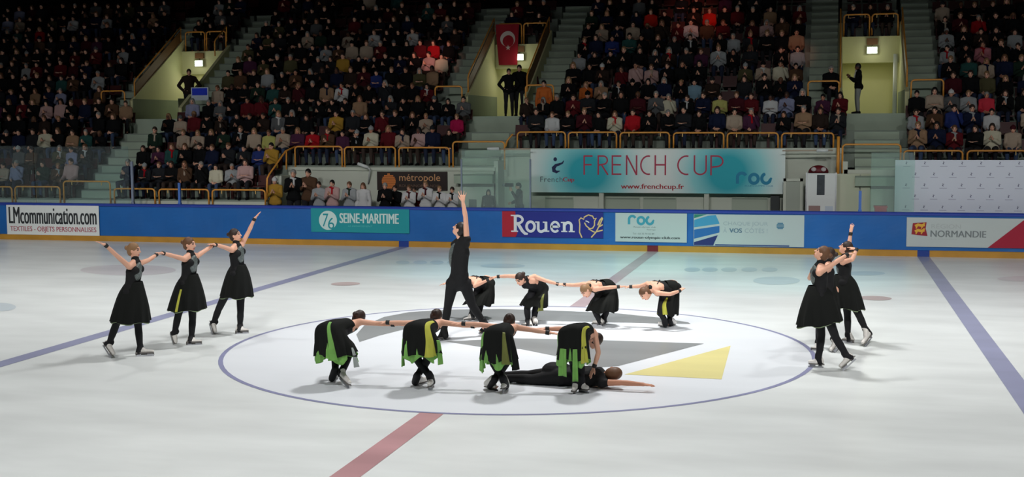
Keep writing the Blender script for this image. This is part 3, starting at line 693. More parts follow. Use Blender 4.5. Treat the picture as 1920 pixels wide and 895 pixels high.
# pale panels right of the notice board
mb = MB()
for x0, x1 in ((1568, 1612), (1614, 1632)):
    a = at(x0, 326, 17.4); c = at(x1, 326, 17.4); mb.box(a[0], c[0], 17.38, 17.46, .3, a[2])
struct(mb.obj('trim_panel', [mat('pale cream panel', lin(206, 210, 186), .7)]))
# low chair backs and laptop table behind the boards
for x0, x1, y0, lab, m in ((1516, 1538, 386, 'small brown chair back just above the right boards', mat('brown plastic', lin(150, 120, 116), .5)), (1547, 1562, 387, 'small pale chair back just above the boards near the notice board', mat('pale plastic', lin(190, 200, 212), .5))):
    a = at(x0, y0, 16.2); c = at(x1, y0, 16.2); e = empty('chair', ((a[0]+c[0])/2, 16.4, .3), lab, 'chair')
    mb = MB(); mb.box(a[0], c[0], 16.2, 16.23, .75, a[2]); mb.obj('backrest', m, e)
    mb = MB(); mb.box(a[0], c[0], 16.22, 16.62, .72, .76); mb.obj('seat', m, e)
    for xx in (a[0]+.02, c[0]-.02):
        for yy in (16.24, 16.6): mb = MB(); mb.tube([(xx, yy, .3), (xx, yy, .74)], .012, 6); mb.obj('leg', m_alu, e)
a = at(879, 374, 15.7); c = at(893, 374, 15.7)
e = empty('laptop', ((a[0]+c[0])/2, 15.7, 1.15), 'open grey laptop on the boards ledge right of the raised arm', 'laptop')
mb = MB(); mb.box(a[0], c[0], 15.7, 15.715, 1.13, a[2]); mb.obj('screen', mat('laptop grey', lin(92, 92, 90), .5), e)
mb = MB(); mb.box(a[0], c[0], 15.45, 15.7, 1.11, 1.13); mb.obj('keyboard', mat('laptop grey', lin(92, 92, 90), .5), e)
mb = MB(); mb.box(a[0]-.3, c[0]+.3, 15.4, 15.95, 1.07, 1.11); mb.box(a[0]-.28, a[0]-.24, 15.42, 15.46, .3, 1.07); mb.box(c[0]+.24, c[0]+.28, 15.42, 15.46, .3, 1.07); mb.box(a[0]-.28, a[0]-.24, 15.9, 15.94, .3, 1.07); mb.box(c[0]+.24, c[0]+.28, 15.9, 15.94, .3, 1.07)
tag(mb.obj('table', mat('table grey', lin(110, 110, 110), .6)), 'grey table behind the boards carrying the laptop', 'table')
# bent white lamp arm over the bench wall, pale drum lamps on rails
mb = MB(); mb.tube([at(671, 307, 17.3), at(690, 314, 17.3)], .05, 10); mb.tube([at(690, 314, 17.3), at(694, 319, 17.4), at(690, 345, 17.5)], .025, 8)
tag(mb.obj('lamp', m_paper, None, True), 'bent white tube lamp over the players bench wall', 'lamp')
for x, y, lab in ((925, 279, 'short white tube lamp at the foot of the middle stair'), (1542, 282, 'short white tube lamp right of the cyan banner')):
    a = at(x-11, y, 17.4); c = at(x+11, y, 17.4); e = empty('lamp', a, lab, 'lamp')
    mb = MB(); mb.tube([a, c], .055, 10); mb.obj('tube', m_paper, e, True)
    mb = MB(); mb.tube([at(x-75 if x > 1000 else x+10, y+1, 17.5), at(x+20 if x > 1000 else x+70, y, 17.5)], .02, 6); mb.obj('arm', mat('pale arm', lin(190, 170, 150), .5), e, True)
# blue sign held at the left opening
a = at(358, 164, 20.1); c = at(391, 188, 20.1)
mb = MB(); mb.box(a[0], c[0], 20.1, 20.13, c[2], a[2]); sg = tag(mb.obj('sign', mat('pale frame', lin(190, 200, 215), .5)), 'blue and white board standing in front of the left stair opening', 'sign')
polys(sg, 'blue_field', [(a[0]+.04, a[2]-.27), (c[0]-.04, a[2]-.27), (c[0]-.04, a[2]-.03), (a[0]+.04, a[2]-.03)], mat('sign blue', lin(20, 50, 200), .5), 20.095)
mb = MB(); mb.box(a[0]+.02, a[0]+.06, 20.1, 20.13, 3.75, c[2]); mb.box(c[0]-.06, c[0]-.02, 20.1, 20.13, 3.75, c[2]); mb.obj('leg', m_alu, sg)
# orange tripod barrier in the left opening
e = empty('barrier', (-16.98, 22.5, 3.75), 'folding orange barrier against the right wall of the left stair opening', 'barrier')
mb = MB(); q = at(383, 120, 22.6); 
mb.prism([(22.3, 4.9), (23.0, 4.9), (23.0, 5.05), (22.3, 5.05)], 'x', -17.14, -17.10); mb.obj('board', mat('barrier orange', lin(235, 130, 30), .5), e)
for y0, y1 in ((22.35, 22.15), (22.95, 23.15)): mb = MB(); mb.tube([(-17.12, y0, 4.92), (-17.12, y1, 3.76)], .015, 6); mb.obj('leg', m_alu, e)
# white pipe in the right opening
a = at(1678, 100, 24.3); mb = MB(); mb.tube([(a[0], 23.8, 3.75), (a[0], 23.8, a[2]-.05)], .07, 12)
tag(mb.obj('pipe', m_paper, None, True), 'upright white pipe inside the right stair opening', 'pipe')
# ------------------------------------------------------------------ people
A_ = lambda *p: np.array(p, float)
def nrm(v): v = np.array(v, float); return v/(np.linalg.norm(v)+1e-9)
def lerp(a, b, t): return np.array(a)*(1-t)+np.array(b)*t
m_skin = mat('skin', lin(226, 172, 146), .55, spec=.3); m_skin2 = mat('skin tan', lin(198, 140, 112), .55, spec=.3); m_skin3 = mat('skin dark', lin(96, 62, 48), .55, spec=.3)
m_eye = mat('eye dark', lin(52, 40, 38), .4); m_lip = mat('lips', lin(176, 84, 82), .5)
m_black = mat('black stretch', (.012, .012, .013), .75, spec=.2); m_tights = mat('black tights', (.014, .014, .016), .7, spec=.2)
m_skirt = mat('black chiffon', (.010, .011, .010), .85, spec=.15); m_green = mat('green lining', lin(128, 186, 92), .7, noise=.25, nscale=5)
m_palegreen = mat('pale green lining', lin(150, 168, 130), .7, noise=.2, nscale=5)
m_lime = mat('lime panel', lin(198, 198, 78), .7, noise=.15, nscale=6); m_olive = mat('olive lining', lin(118, 124, 62), .7, noise=.2, nscale=6); m_sheer = mat('grey sheer', lin(168, 176, 172), .7)
m_boot = mat('white boot', lin(226, 222, 216), .4, noise=.08, nscale=12); m_sole = mat('boot sole', lin(120, 116, 112), .5); m_steel = mat('blade steel', (.42, .43, .46), .5, metal=.6)
m_band = mat('black band', (.02, .02, .02), .6); m_sequin = mat('grey sequin mesh', lin(104, 112, 110), .4, metal=.2, noise=.5, nscale=60)
m_hdark = mat('dark brown hair', lin(52, 38, 32), .55); m_hblond = mat('fair hair', lin(142, 108, 76), .55); m_hbrown = mat('brown hair', lin(104, 72, 50), .55); m_hgrey = mat('grey hair', lin(140, 138, 134), .6); m_hblack = mat('black hair', (.012, .010, .010), .5)

def headframe(J):
    f = nrm(J['face']); u = J.get('up', A_(0, 0, 1)); s = nrm(np.cross(f, u)); u = nrm(np.cross(s, f)); return s, f, u
def torso(mb, J, k=1.0, e=0.0, bust=False, arms_in=True):
    side = nrm(J['shB']-J['shA']); pel, nk = J['pel'], J['neck']; up = nrm(nk-pel); fr = J['front']
    L = lambda t: lerp(pel, nk, t)
    mb.cap(J['hipA'], J['hipB'], .095*k+e, .095*k+e)
    w, r, c = L(.36), L(.66), L(.86)
    for p, h, rad in ((L(.16), .055, .098), (w, .045, .082), (r, .06, .092), (c, .085, .072)):
        mb.cap(p-side*h*k, p+side*h*k, rad*k+e, rad*k+e)
    for a, b, ra, rb in ((pel, w, .098, .085), (w, r, .085, .095), (r, c, .095, .078)):
        for s in (-.045, 0, .045): mb.cap(a+side*s*k, b+side*s*k, ra*k+e, rb*k+e)
    for s in ('A', 'B'):
        mb.cap(lerp(nk, J['sh'+s], .15), J['sh'+s], .05*k+e, .052*k+e); mb.cap(c, J['sh'+s], .07*k+e, .055*k+e)
    mb.ell(pel-fr*.05+up*.0, .13*k+e, .10*k+e, .10*k+e)
    if bust:
        for s in (-.07, .07): mb.ell(r+side*s*k+fr*.065*k+up*.03, .058*k+e, .058*k+e, .058*k+e)
def arm(mb, J, s, k=1.0, e=0.0, upto=1.0):
    a, b, c = J['sh'+s], J['el'+s], J['wr'+s]
    mb.cap(a, b, .046*k+e, .036*k+e); m = lerp(b, c, .3); mb.cap(b, m, .035*k+e, .037*k+e); mb.cap(m, lerp(b, c, upto), .037*k+e, (.037+(.025-.037)*upto)*k+e)
def hand(mb, wr, tip, n, k=1.0, spread=.16, curl=.25, fr=.0088, thumb=1):
    d = nrm(tip-wr); w = nrm(np.cross(d, n)); n = nrm(np.cross(w, d)); L = .175*k
    pc = wr+d*L*.27
    mb.cap(wr-d*.01, wr+d*L*.15, .024*k, .026*k)
    for q in (-.6, -.2, .2, .6): mb.cap(wr+d*L*.12+w*q*.026*k, wr+d*L*.50+w*q*.056*k, .015*k, .012*k)
    for i, (q, ln) in enumerate(((-.9, .36), (-.3, .46), (.3, .5), (.9, .44))):
        b0 = wr+d*L*.48+w*q*.036*k; dd = nrm(d+w*q*spread); p1 = b0+dd*L*ln*.5; d2 = nrm(dd+n*curl); p2 = p1+d2*L*ln*.52
        mb.cap(b0, p1, fr*1.1, fr); mb.cap(p1, p2, fr, fr*.85)
    b0 = wr+d*L*.14+w*.024*k*thumb; p1 = b0+nrm(d*.75+w*thumb*.8+n*.25)*L*.28; p2 = p1+nrm(d+w*thumb*.25+n*.2)*L*.22
    mb.cap(b0, p1, fr*1.45, fr*1.15); mb.cap(p1, p2, fr*1.15, fr*.95)
def leg(mb, J, s, k=1.0, e=0.0, end=1.0):
    h, n, a = J['hip'+s], J['kn'+s], J['an'+s]; fr = J['front']
    mb.cap(h, lerp(h, n, .5), .088*k+e, .072*k+e); mb.cap(lerp(h, n, .5), n, .072*k+e, .054*k+e)
    m = lerp(n, a, .33); b = nrm(np.cross(np.cross(a-n, h-n), a-n)+1e-6)
    mb.cap(n, m, .052*k+e, .054*k+e); mb.cap(m, lerp(n, a, end), .054*k+e, (.036)*k+e)
def head(mb, J, k=1.0):
    s, f, u = headframe(J); c = J['head']; ax = (s, f, u)
    mb.ell(c+u*.012*k, .073*k, .092*k, .104*k, ax, 18, 12); mb.ell(c-u*.045*k+f*.025*k, .055*k, .062*k, .062*k, ax, 14, 10)
    mb.ell(c-u*.085*k+f*.055*k, .024*k, .022*k, .018*k, ax); mb.cap(c+f*.088*k+u*.008*k, c+f*.105*k-u*.028*k, .010*k, .014*k)
    mb.cap(c-s*.03*k+f*.082*k+u*.03*k, c+s*.03*k+f*.082*k+u*.03*k, .012*k, .012*k)
    for q in (-1, 1): mb.ell(c+s*q*.074*k-f*.005*k-u*.005*k, .010*k, .02*k, .03*k, ax)
    mb.cap(c-u*.07*k+f*.072*k, c-u*.07*k+f*.073*k, .018*k, .018*k)
    mb.cap(J['neck']-nrm(J['head']-J['neck'])*.03, c-u*.055*k-f*.012*k, .052*k, .046*k)
def paint_face(me, J, k=1.0):
    s, f, u = headframe(J); c = J['head']; n = len(me.polygons); a = np.zeros(n*3); me.polygons.foreach_get('center', a); a = a.reshape(-1, 3)-c
    S, F_, U = a @ s/k, a @ f/k, a @ u/k; mi = np.zeros(n, int)
    eye = (((np.abs(S)-.032)/.016)**2+((U-.008)/.0085)**2 < 1) & (F_ > .05); brow = (np.abs(np.abs(S)-.034) < .02) & (np.abs(U-.032) < .006) & (F_ > .05)
    lip = ((S/.024)**2+((U+.07)/.011)**2 < 1) & (F_ > .05)
    mi[eye | brow] = 1; mi[lip] = 2; me.polygons.foreach_set('material_index', mi)
def hair_mb(J, kind, k=1.0):
    s, f, u = headframe(J); c = J['head']; ax = (s, f, u); mb = MB()
    mb.ell(c-f*.008*k+u*.034*k, .082*k, .094*k, .098*k, ax, 18, 12); mb.ell(c-f*.03*k+u*.01*k, .081*k, .082*k, .09*k, ax, 18, 12)
    if kind == 'bun': mb.ell(c-f*.055*k-u*.02*k, .068*k, .055*k, .07*k, ax); mb.ell(c-f*.115*k+u*.045*k, .040*k, .036*k, .04*k, ax); mb.cap(c-f*.08*k+u*.04*k, c-f*.11*k+u*.045*k, .03*k, .03*k)
    elif kind == 'short': mb.ell(c-f*.045*k-u*.015*k, .074*k, .06*k, .07*k, ax)
    elif kind == 'long':
        mb.ell(c-f*.05*k-u*.02*k, .08*k, .06*k, .10*k, ax)
        for q in (-1, 0, 1): mb.cap(c+s*q*.05*k-f*.05*k-u*.03*k, c+s*q*.07*k-f*(.06 if q == 0 else .02)*k-u*.24*k, .045*k, .035*k)
        for q in (-1, 1): mb.cap(c+s*q*.07*k+f*.01*k+u*.03*k, c+s*q*.082*k+f*.02*k-u*.18*k, .025*k, .028*k)
    elif kind == 'hat':
        mb.v = []; mb.f = []; mb.m = []
        mb.ell(c-f*.008*k+u*.045*k, .090*k, .104*k, .088*k, ax, 18, 12); mb.ell(c-f*.0+u*.028*k, .094*k, .108*k, .035*k, ax); mb.ell(c+u*.14*k, .022*k, .022*k, .022*k)
    return mb
def skate(parent, heel, toe, ank, k=1.0, bootmat=None):
    d = nrm(toe-heel); up = ank-lerp(heel, toe, .15); up = nrm(up-d*(up @ d)); e = empty_child('skate', parent)
    o = up*.085
    L = np.linalg.norm(toe-heel); he, to = heel+o+d*.01, toe+o*.92-d*.02
    mb = MB(); mb.cap(he, lerp(he, to, .45), .037, .038); mb.cap(lerp(he, to, .45), to, .038, .030); mb.cap(he, ank+up*.03, .043, .046); mb.cap(lerp(he, to, .5), ank, .036, .044)
    bo = link(remesh(mb, 'boot', bootmat or m_boot, .011, 3), 'boot', e)
    sd = np.cross(d, up); mb = MB()
    def slab(a, b, c, dd, w, mi=0):
        V = [p+sd*q for q in (-w, w) for p in (a, b, c, dd)]; mb.add(V, [(0, 1, 2, 3), (7, 6, 5, 4), (0, 4, 5, 1), (1, 5, 6, 2), (2, 6, 7, 3), (3, 7, 4, 0)], mi)
    slab(heel+up*.055-d*.035, toe+up*.052+d*.005, toe+up*.045+d*.005, heel+up*.04-d*.035, .032); s0 = mb.obj('sole', m_sole, e)
    mb = MB(); slab(heel-d*.02, toe-d*.0, toe+up*.022+d*.012, heel+up*.018-d*.02, .0035)
    slab(heel+up*.015, heel+up*.015+d*.05, heel+up*.045+d*.05, heel+up*.045-d*.01, .006); slab(toe+up*.015-d*.09, toe+up*.015-d*.02, toe+up*.045-d*.01, toe+up*.045-d*.10, .006)
    mb.obj('blade', m_steel, e); return e
def empty_child(name, parent):
    o = bpy.data.objects.new(name, None); COL.objects.link(o); o.parent = parent; o.empty_display_size = .1; o.matrix_parent_inverse = pinv(parent); return o
def band(parent, a, b, r, name='wristband', m=None):
    d = nrm(b-a); mb = MB(); mb.tube([b-d*.035, b-d*.03, b+d*.012, b+d*.017], [r*.96, r, r, r*.96], 14); return mb.obj(name, m or m_band, parent, True)
def loft_fn(rings):
    C = [np.array(r[0], float) for r in rings]; U_ = [np.array(r[1], float) for r in rings]; V_ = [np.array(r[2], float) for r in rings]; n = len(rings)-1
    def cr(P, t):
        x = min(max(t, 0), 1)*n; i = min(int(x), n-1); q = x-i
        p0, p1, p2, p3 = P[max(i-1, 0)], P[i], P[i+1], P[min(i+2, n)]
        return .5*((2*p1)+(-p0+p2)*q+(2*p0-5*p1+4*p2-p3)*q*q+(-p0+3*p1-3*p2+p3)*q**3)
    return lambda t: (cr(C, t), cr(U_, t), cr(V_, t))
def skirt(rings, name, m, parent, folds=9, amp=.09, scale=1.0, t0=0., t1=1., th0=0., th1=360., ph=0., th=.006, nu=84, nt=20, rag=0., ext=0., taper=1.):
    fn = loft_fn(rings); G = []
    for j in range(nt+1):
        t = t0+(t1-t0)*j/nt; c, u, v = fn(t)
        if ext: dn = nrm(fn(1.)[0]-fn(.8)[0]); c = c+dn*ext*(j/nt)**2
        row = []
        for i in range(nu+1):
            tw = taper+(1-taper)*j/nt; a = R((th0+th1)/2+(th1-th0)*(i/nu-.5)*tw); f = 1+amp*t**1.5*math.sin(folds*a+ph)+amp*.4*t**2*math.sin((2*folds+3)*a+ph*2)
            p = c+(u*math.cos(a)+v*math.sin(a))*f*scale
            if rag: p = p+nrm(fn(1.)[0]-fn(.8)[0])*rag*(j/nt)**3*math.sin(5*a+ph*3)
            row.append(p)
        G.append(row)
    G = np.array(G); ctr = np.array([fn(t0+(t1-t0)*j/nt)[0] for j in range(nt+1)])[:, None, :]
    dirs = ctr-G; dirs /= np.linalg.norm(dirs, axis=2, keepdims=True)+1e-9; G2 = G+dirs*th
    w = nu+1; n0 = w*(nt+1); V = list(G.reshape(-1, 3))+list(G2.reshape(-1, 3)); F = []
    for j in range(nt):
        for i in range(nu):
            q = (j*w+i, (j+1)*w+i, (j+1)*w+i+1, j*w+i+1); F += [q, tuple(n0+k for k in q[::-1])]
    for i in range(nu):
        F.append((i, i+1, n0+i+1, n0+i)); b = nt*w; F.append((b+i+1, b+i, n0+b+i, n0+b+i+1))
    if th1-th0 < 359:
        for j in range(nt): F.append((j*w, n0+j*w, n0+(j+1)*w, (j+1)*w)); F.append((j*w+nu, (j+1)*w+nu, n0+(j+1)*w+nu, n0+j*w+nu))
    mb = MB(); mb.add(V, F); return mb.obj(name, m, parent, True)

class Skater:
    """joints come from picture positions, each with its own depth (metres beyond the base depth)"""
    def __init__(s, Y, label, group=None, man=False, k=.96):
        s.Y = Y; s.J = {}; s.k = k; s.label = label; s.group = group; s.man = man
    def P(s, x, y, dy=0.): return at(x, y, s.Y+dy)
    def set(s, **kw):
        for n, v in kw.items(): s.J[n] = s.P(*v)
        return s
    def sc(s, x, y, dy=0.): return FOC/((s.P(x, y, dy)-CAMP) @ FW)      # pixels per metre there
    def finish(s, face, front, up=(0, 0, 1), hips=.085, hair='bun', hairm=None, skinm=None, hipaxis=None, spread=(.16, .16), hn=None, voxel=.0085, toenail=True):
        J = s.J; k = s.k; J['face'] = nrm(face); J['front'] = nrm(front); J['up'] = A_(*up)
        ax = nrm(hipaxis if hipaxis is not None else (J['shB']-J['shA'])*A_(1, 1, 0)); J['hipA'] = J['pel']-ax*hips; J['hipB'] = J['pel']+ax*hips
        base = lerp(J['heA'], J['heB'], .5); root = empty('person', (base[0], base[1], 0), s.label, 'person', s.group); s.root = root
        sk = skinm or m_skin; mb = MB(); torso(mb, J, k*.97, 0, not s.man); head(mb, J, k)
        for q, sp in zip('AB', spread):
            arm(mb, J, q, k); n = (hn or {}).get(q, A_(0, 0, -1)); hand(mb, J['wr'+q], J['tip'+q], n, k, sp)
            leg(mb, J, q, k*.95); hu = nrm(J['an'+q]-lerp(J['he'+q], J['to'+q], .15)); mb.cap(J['an'+q], lerp(J['he'+q], J['to'+q], .3)+hu*.088, .028, .022); mb.cap(lerp(J['he'+q], J['to'+q], .3)+hu*.088, lerp(J['he'+q], J['to'+q], .7)+hu*.08, .022, .018)
        me = remesh(mb, 'body', [sk, m_eye, m_lip], voxel, 5); paint_face(me, J, k); link(me, 'body', root)
        hm = remesh(hair_mb(J, hair, k), 'hair', hairm or m_hdark, .011, 3); link(hm, 'hair', root)
        for q in 'AB':
            skate(root, J['he'+q], J['to'+q], J['an'+q], k, m_black if s.man else None)
        return root
    def tights(s, e=.007, flare=True):
        J = s.J
        for q in 'AB':
            mb = MB(); leg(mb, J, q, s.k, e); d = nrm(J['to'+q]-J['he'+q]); hl = J['he'+q]; up = nrm(J['an'+q]-lerp(hl, J['to'+q], .15))
            mb.cap(J['an'+q]+up*.05, J['an'+q], .047, .056); mb.cap(J['an'+q], hl+up*.075+d*.015, .056, .050)
            link(remesh(mb, 'tights', m_tights, .012, 3), 'tights', s.root)
    def bodice(s, m=None, name='bodice', e=.009, backless=False):
        mb = MB(); J = s.J; side = nrm(J['shB']-J['shA']); pel, nk = J['pel'], J['neck']; k = s.k; fr = J['front']; L = lambda t: lerp(pel, nk, t); up = nrm(nk-pel)
        mb.cap(J['hipA'], J['hipB'], .095*k+e, .095*k+e)
        for p, h, rad in ((L(.16), .055, .098), (L(.36), .045, .082), (L(.66)+fr*(.035 if backless else 0), .06, .092-(.015 if backless else 0))): mb.cap(p-side*h, p+side*h, rad*k+e, rad*k+e)
        for a, b, ra, rb in ((pel, L(.36), .098, .085), (L(.36), L(.66)+fr*(.035 if backless else 0), .085, .095-(.015 if backless else 0))):
            for q in (-.045, 0, .045): mb.cap(a+side*q, b+side*q, ra*k+e, rb*k+e)
        if backless: mb.cap(L(.36)-side*.05, L(.36)+side*.05, .088*k+e, .088*k+e); mb.cap(L(.47)-side*.055, L(.47)+side*.055, .084*k+e, .084*k+e)
        for q in (-.07, .07): mb.ell(L(.66)+side*q+fr*.065+up*.03, .058+e, .058+e, .058+e)
        q = .03 if backless else 0; mb.cap(L(.72)+fr*(.035+q), L(.92)+fr*(.03+q), .085+e-q*.9, .06+e-q*.6); mb.cap(L(.90)+fr*(.012+q), nk+nrm(J['head']-nk)*.035, .056+e, .05+e)
        return link(remesh(mb, name, m or m_black, .011, 4), name, s.root)
    def straps(s):      # thin crossed straps on the bare back
        J = s.J; side = nrm(J['shB']-J['shA']); pel, nk = J['pel'], J['neck']; bk = -J['front']; L = lambda t: lerp(pel, nk, t)
        r = .105*s.k
        for q in (-1, 1):
            mb = MB(); mb.tube([L(.52)+side*.085*q+bk*r*.8, L(.70)+side*.02*q+bk*r, L(.86)-side*.05*q+bk*r*.86, L(.97)-side*.085*q+bk*.045, L(.98)-side*.09*q-bk*.03], .011, 6); mb.obj('strap', m_band, s.root, True)
        mb = MB(); mb.tube([J['neck']+side*.06*math.cos(R(t))+J['front']*.06*math.sin(R(t))+nrm(J['head']-J['neck'])*.015 for t in range(0, 361, 30)], .012, 6); mb.obj('collar', m_band, s.root, True)
    def bands(s, qs='AB'):
        for q in qs: band(s.root, s.J['el'+q], s.J['wr'+q], .033*s.k)
    def rg(s, x, y, dy, u, v): return (s.P(x, y, dy), A_(*u), A_(*v))

SK = []
def standing(Y, label, J, feet, waist, hips, hem, face, front, hair, hairm, group, slit=None, up=(0, 0, 1), spread=(.16, .16), ph=0.):
    s = Skater(Y, label, group); s.set(**J)
    for n, v in feet.items(): s.J[n] = gr(*v[:2]) if len(v) == 2 else s.P(*v)
    s.finish(face, front, up, hair=hair, hairm=hairm, spread=spread); s.tights(); s.bodice(); s.bands()
    rings = []
    for (x, y, dy, ux, uz, vy) in (waist, hips, hem): rings.append(s.rg(x, y, dy, (ux, 0, uz), (0, vy, 0)))
    mid = [(a+b)/2 for a, b in zip(np.array(rings[1]), np.array(rings[2]))]; rings.insert(2, (mid[0], np.array(mid[1])*1.04, np.array(mid[2])*1.04))
    skirt(rings, 'skirt', m_skirt, s.root, folds=11, amp=.06, ph=ph, rag=.012)
    skirt(rings, 'skirt_lining', m_palegreen, s.root, folds=11, amp=.06, ph=ph, scale=.965, t0=.25, ext=.010, rag=.018)
    # sheer sequinned front panel of the bodice
    J = s.J; side = nrm(J['shB']-J['shA']); fr = J['front']; L = lambda t: lerp(J['pel'], J['neck'], t); mb = MB()
    mb.ell(L(.66)+fr*.075, .095, .06, .15, (side, fr, nrm(J['neck']-J['pel'])), 14, 10); mb.obj('front_panel', m_sequin, s.root, True)
    if slit: skirt(rings, 'skirt_slit', m_lime, s.root, folds=11, amp=.06, ph=ph, scale=1.012, t0=.45, t1=1.0, th0=slit[0], th1=slit[1], nu=6)
    SK.append(s); return s

standing(-1.9, 'leftmost standing skater in black dress, free arm stretched back to the left', dict(
    head=(251, 470, 0), neck=(254, 489, 0), shA=(242, 500, -.17), elA=(217, 478, -.36), wrA=(198, 460, -.52), tipA=(182, 453, -.62), shB=(263, 494, .17), elB=(279, 488, .40), wrB=(293, 478, .60), tipB=(302, 474, .75),
    pel=(247, 548, 0), knA=(218, 608, -.05), knB=(259, 612, .08), anA=(204, 646, -.04), anB=(263, 654, .06)),
    dict(heA=(193, 650, -.02), toA=(207, 672), heB=(258, 669), toB=(288, 668)), (252, 528, 0, .125, 0, .11), (248, 549, 0, .20, 0, .18), (245, 602, 0, .29, -.01, .30),
    (1, .15, .02), (1, -.25, 0), 'bun', m_hblond, 'standing trio on the left', ph=.4)
standing(-.8, 'middle standing skater of the left trio, yellow slit in her black skirt', dict(
    head=(355, 459, 0), neck=(357, 476, 0), shA=(345, 486, -.17), elA=(324, 480, -.36), wrA=(305, 475, -.52), tipA=(295, 474, -.66), shB=(369, 481, .17), elB=(385, 470, .40), wrB=(399, 461, .62), tipB=(408, 458, .76),
    pel=(353, 532, 0), knA=(334, 592, -.05), knB=(361, 598, .08), anA=(327, 625, -.04), anB=(359, 634, .06)),
    dict(heA=(319, 628, -.02), toA=(324, 646), heB=(353, 648), toB=(378, 647)), (357, 514, 0, .12, 0, .11), (354, 532, 0, .20, 0, .18), (351, 580, 0, .30, .01, .30),
    (1, .05, .05), (1, -.25, 0), 'bun', m_hbrown, 'standing trio on the left', slit=(262, 270), ph=1.3)
standing(.35, 'third standing skater of the left trio, right arm raised before the blue boards', dict(
    head=(441, 442, 0), neck=(443, 458, 0), shA=(434, 469, -.17), elA=(418, 463, -.36), wrA=(403, 459, -.52), tipA=(393, 458, -.66), shB=(453, 460, .15), elB=(466, 435, .25), wrB=(477, 411, .30), tipB=(484, 402, .33),
    pel=(446, 514, 0), knA=(410, 580, -.05), knB=(451, 585, .08), anA=(400, 607, -.04), anB=(450, 612, .06)),
    dict(heA=(392, 609, -.02), toA=(397, 628), heB=(445, 627), toB=(466, 626)), (447, 496, 0, .12, 0, .11), (446, 512, 0, .19, 0, .17), (444, 556, 0, .27, .0, .28),
    (1, .1, .25), (1, -.25, .05), 'bun', m_hdark, 'standing trio on the left', spread=(.16, .35), ph=2.2)
g2 = 'skaters standing on the right'
standing(-.65, 'near skater of the right pair, black dress, head tipped back to the left', dict(
    head=(1541, 476, 0), neck=(1539, 495, 0), shA=(1536, 512, -.16), elA=(1564, 494, -.02), wrA=(1588, 478, .14), tipA=(1600, 474, .26), shB=(1526, 507, .17), elB=(1518, 522, .38), wrB=(1524, 510, .58), tipB=(1530, 504, .70),
    pel=(1536, 556, 0), knA=(1567, 634, -.05), knB=(1540, 630, .08), anA=(1588, 668, -.06), anB=(1535, 672, .05)),
    dict(heA=(1604, 676, -.06), toA=(1582, 696), heB=(1541, 690), toB=(1516, 689)), (1533, 536, 0, .13, 0, .11), (1536, 556, 0, .21, 0, .19), (1536, 606, 0, .31, .05, .31),
    (-.8, .1, .55), (-1, -.15, 0), 'bun', m_hbrown, g2, up=(.5, 0, .85), ph=.9)
standing(1.0, 'skater almost hidden behind the near skater of the right pair', dict(
    head=(1553, 478, 0), neck=(1553, 492, 0), shA=(1553, 505, -.16), elA=(1546, 512, -.36), wrA=(1540, 506, -.52), tipA=(1536, 504, -.6), shB=(1553, 501, .17), elB=(1566, 492, .36), wrB=(1578, 484, .50), tipB=(1586, 480, .6),
    pel=(1552, 545, 0), knA=(1560, 606, -.05), knB=(1537, 606, .08), anA=(1566, 640, -.06), anB=(1534, 642, .05)),
    dict(heA=(1577, 646, -.05), toA=(1566, 662), heB=(1539, 659), toB=(1520, 658)), (1551, 530, 0, .11, 0, .11), (1552, 545, 0, .15, 0, .17), (1550, 590, 0, .20, .0, .26),
    (-1, .1, .3), (-1, -.15, 0), 'bun', m_hdark, g2, ph=1.9)
standing(1.7, 'far skater of the right pair, one arm straight up against the blue boards', dict(
    head=(1586, 466, 0), neck=(1585, 482, 0), shA=(1580, 492, -.16), elA=(1598, 487, -.30), wrA=(1606, 468, -.20), tipA=(1594, 464, -.12), shB=(1588, 485, .15), elB=(1592, 459, .22), wrB=(1595, 438, .25), tipB=(1597, 426, .26),
    pel=(1583, 530, 0), knA=(1611, 592, -.05), knB=(1589, 592, .08), anA=(1623, 618, -.06), anB=(1590, 628, .05)),
    dict(heA=(1635, 634, -.05), toA=(1623, 651), heB=(1595, 644), toB=(1577, 642)), (1580, 515, 0, .12, 0, .11), (1583, 530, 0, .19, 0, .17), (1588, 576, 0, .27, -.03, .28),
    (-.85, .2, .45), (-1, .1, 0), 'bun', m_hdark, g2, up=(.4, 0, .9), spread=(.16, .3), ph=.2)

def bent(Y, label, J, feet, rings, panels, face, front, up, hairm, group, hipax=(1, 0, 0), lining=.06, ph=0., amp=.10, folds=8, straps=True, hair='bun', flap=None):
    s = Skater(Y, label, group); s.set(**J)
    for n, v in feet.items(): s.J[n] = gr(*v[:2]) if len(v) == 2 else s.P(*v)
    s.finish(face, front, up, hair=hair, hairm=hairm, hipaxis=A_(*hipax)); s.tights(); s.bodice(backless=True); s.bands()
    if straps: s.straps()
    sp = nrm((s.J['neck']-s.J['pel'])*A_(1, 1, 0)); bk = -sp; sd = A_(-sp[1], sp[0], 0); sd = sd if sd[0] > 0 else -sd
    rr = [s.rg(*q) if len(q) == 5 else s.rg(q[0], q[1], q[2], sd*q[3], bk*q[4]+A_(0, 0, q[5])) for q in rings]
    skirt(rr, 'skirt', m_skirt, s.root, folds=folds, amp=amp, ph=ph, rag=.02)
    if lining: skirt(rr, 'skirt_lining', m_green, s.root, folds=folds, amp=amp*(1.3 if lining else 1.), ph=ph+(.5 if lining else 0), scale=.96 if lining else .93, t0=.45, t1=1. if lining else .93, ext=lining, rag=.05 if lining else 0)
    for (a, b, t0, ext, m, name) in panels: skirt(rr, name, m, s.root, folds=folds, amp=amp, ph=ph, scale=1.02, t0=t0, t1=1.0, th0=a, th1=b, nu=10, ext=ext, taper=.35 if 'panel' in name or 'slit' in name else .8)
    SK.append(s); return s
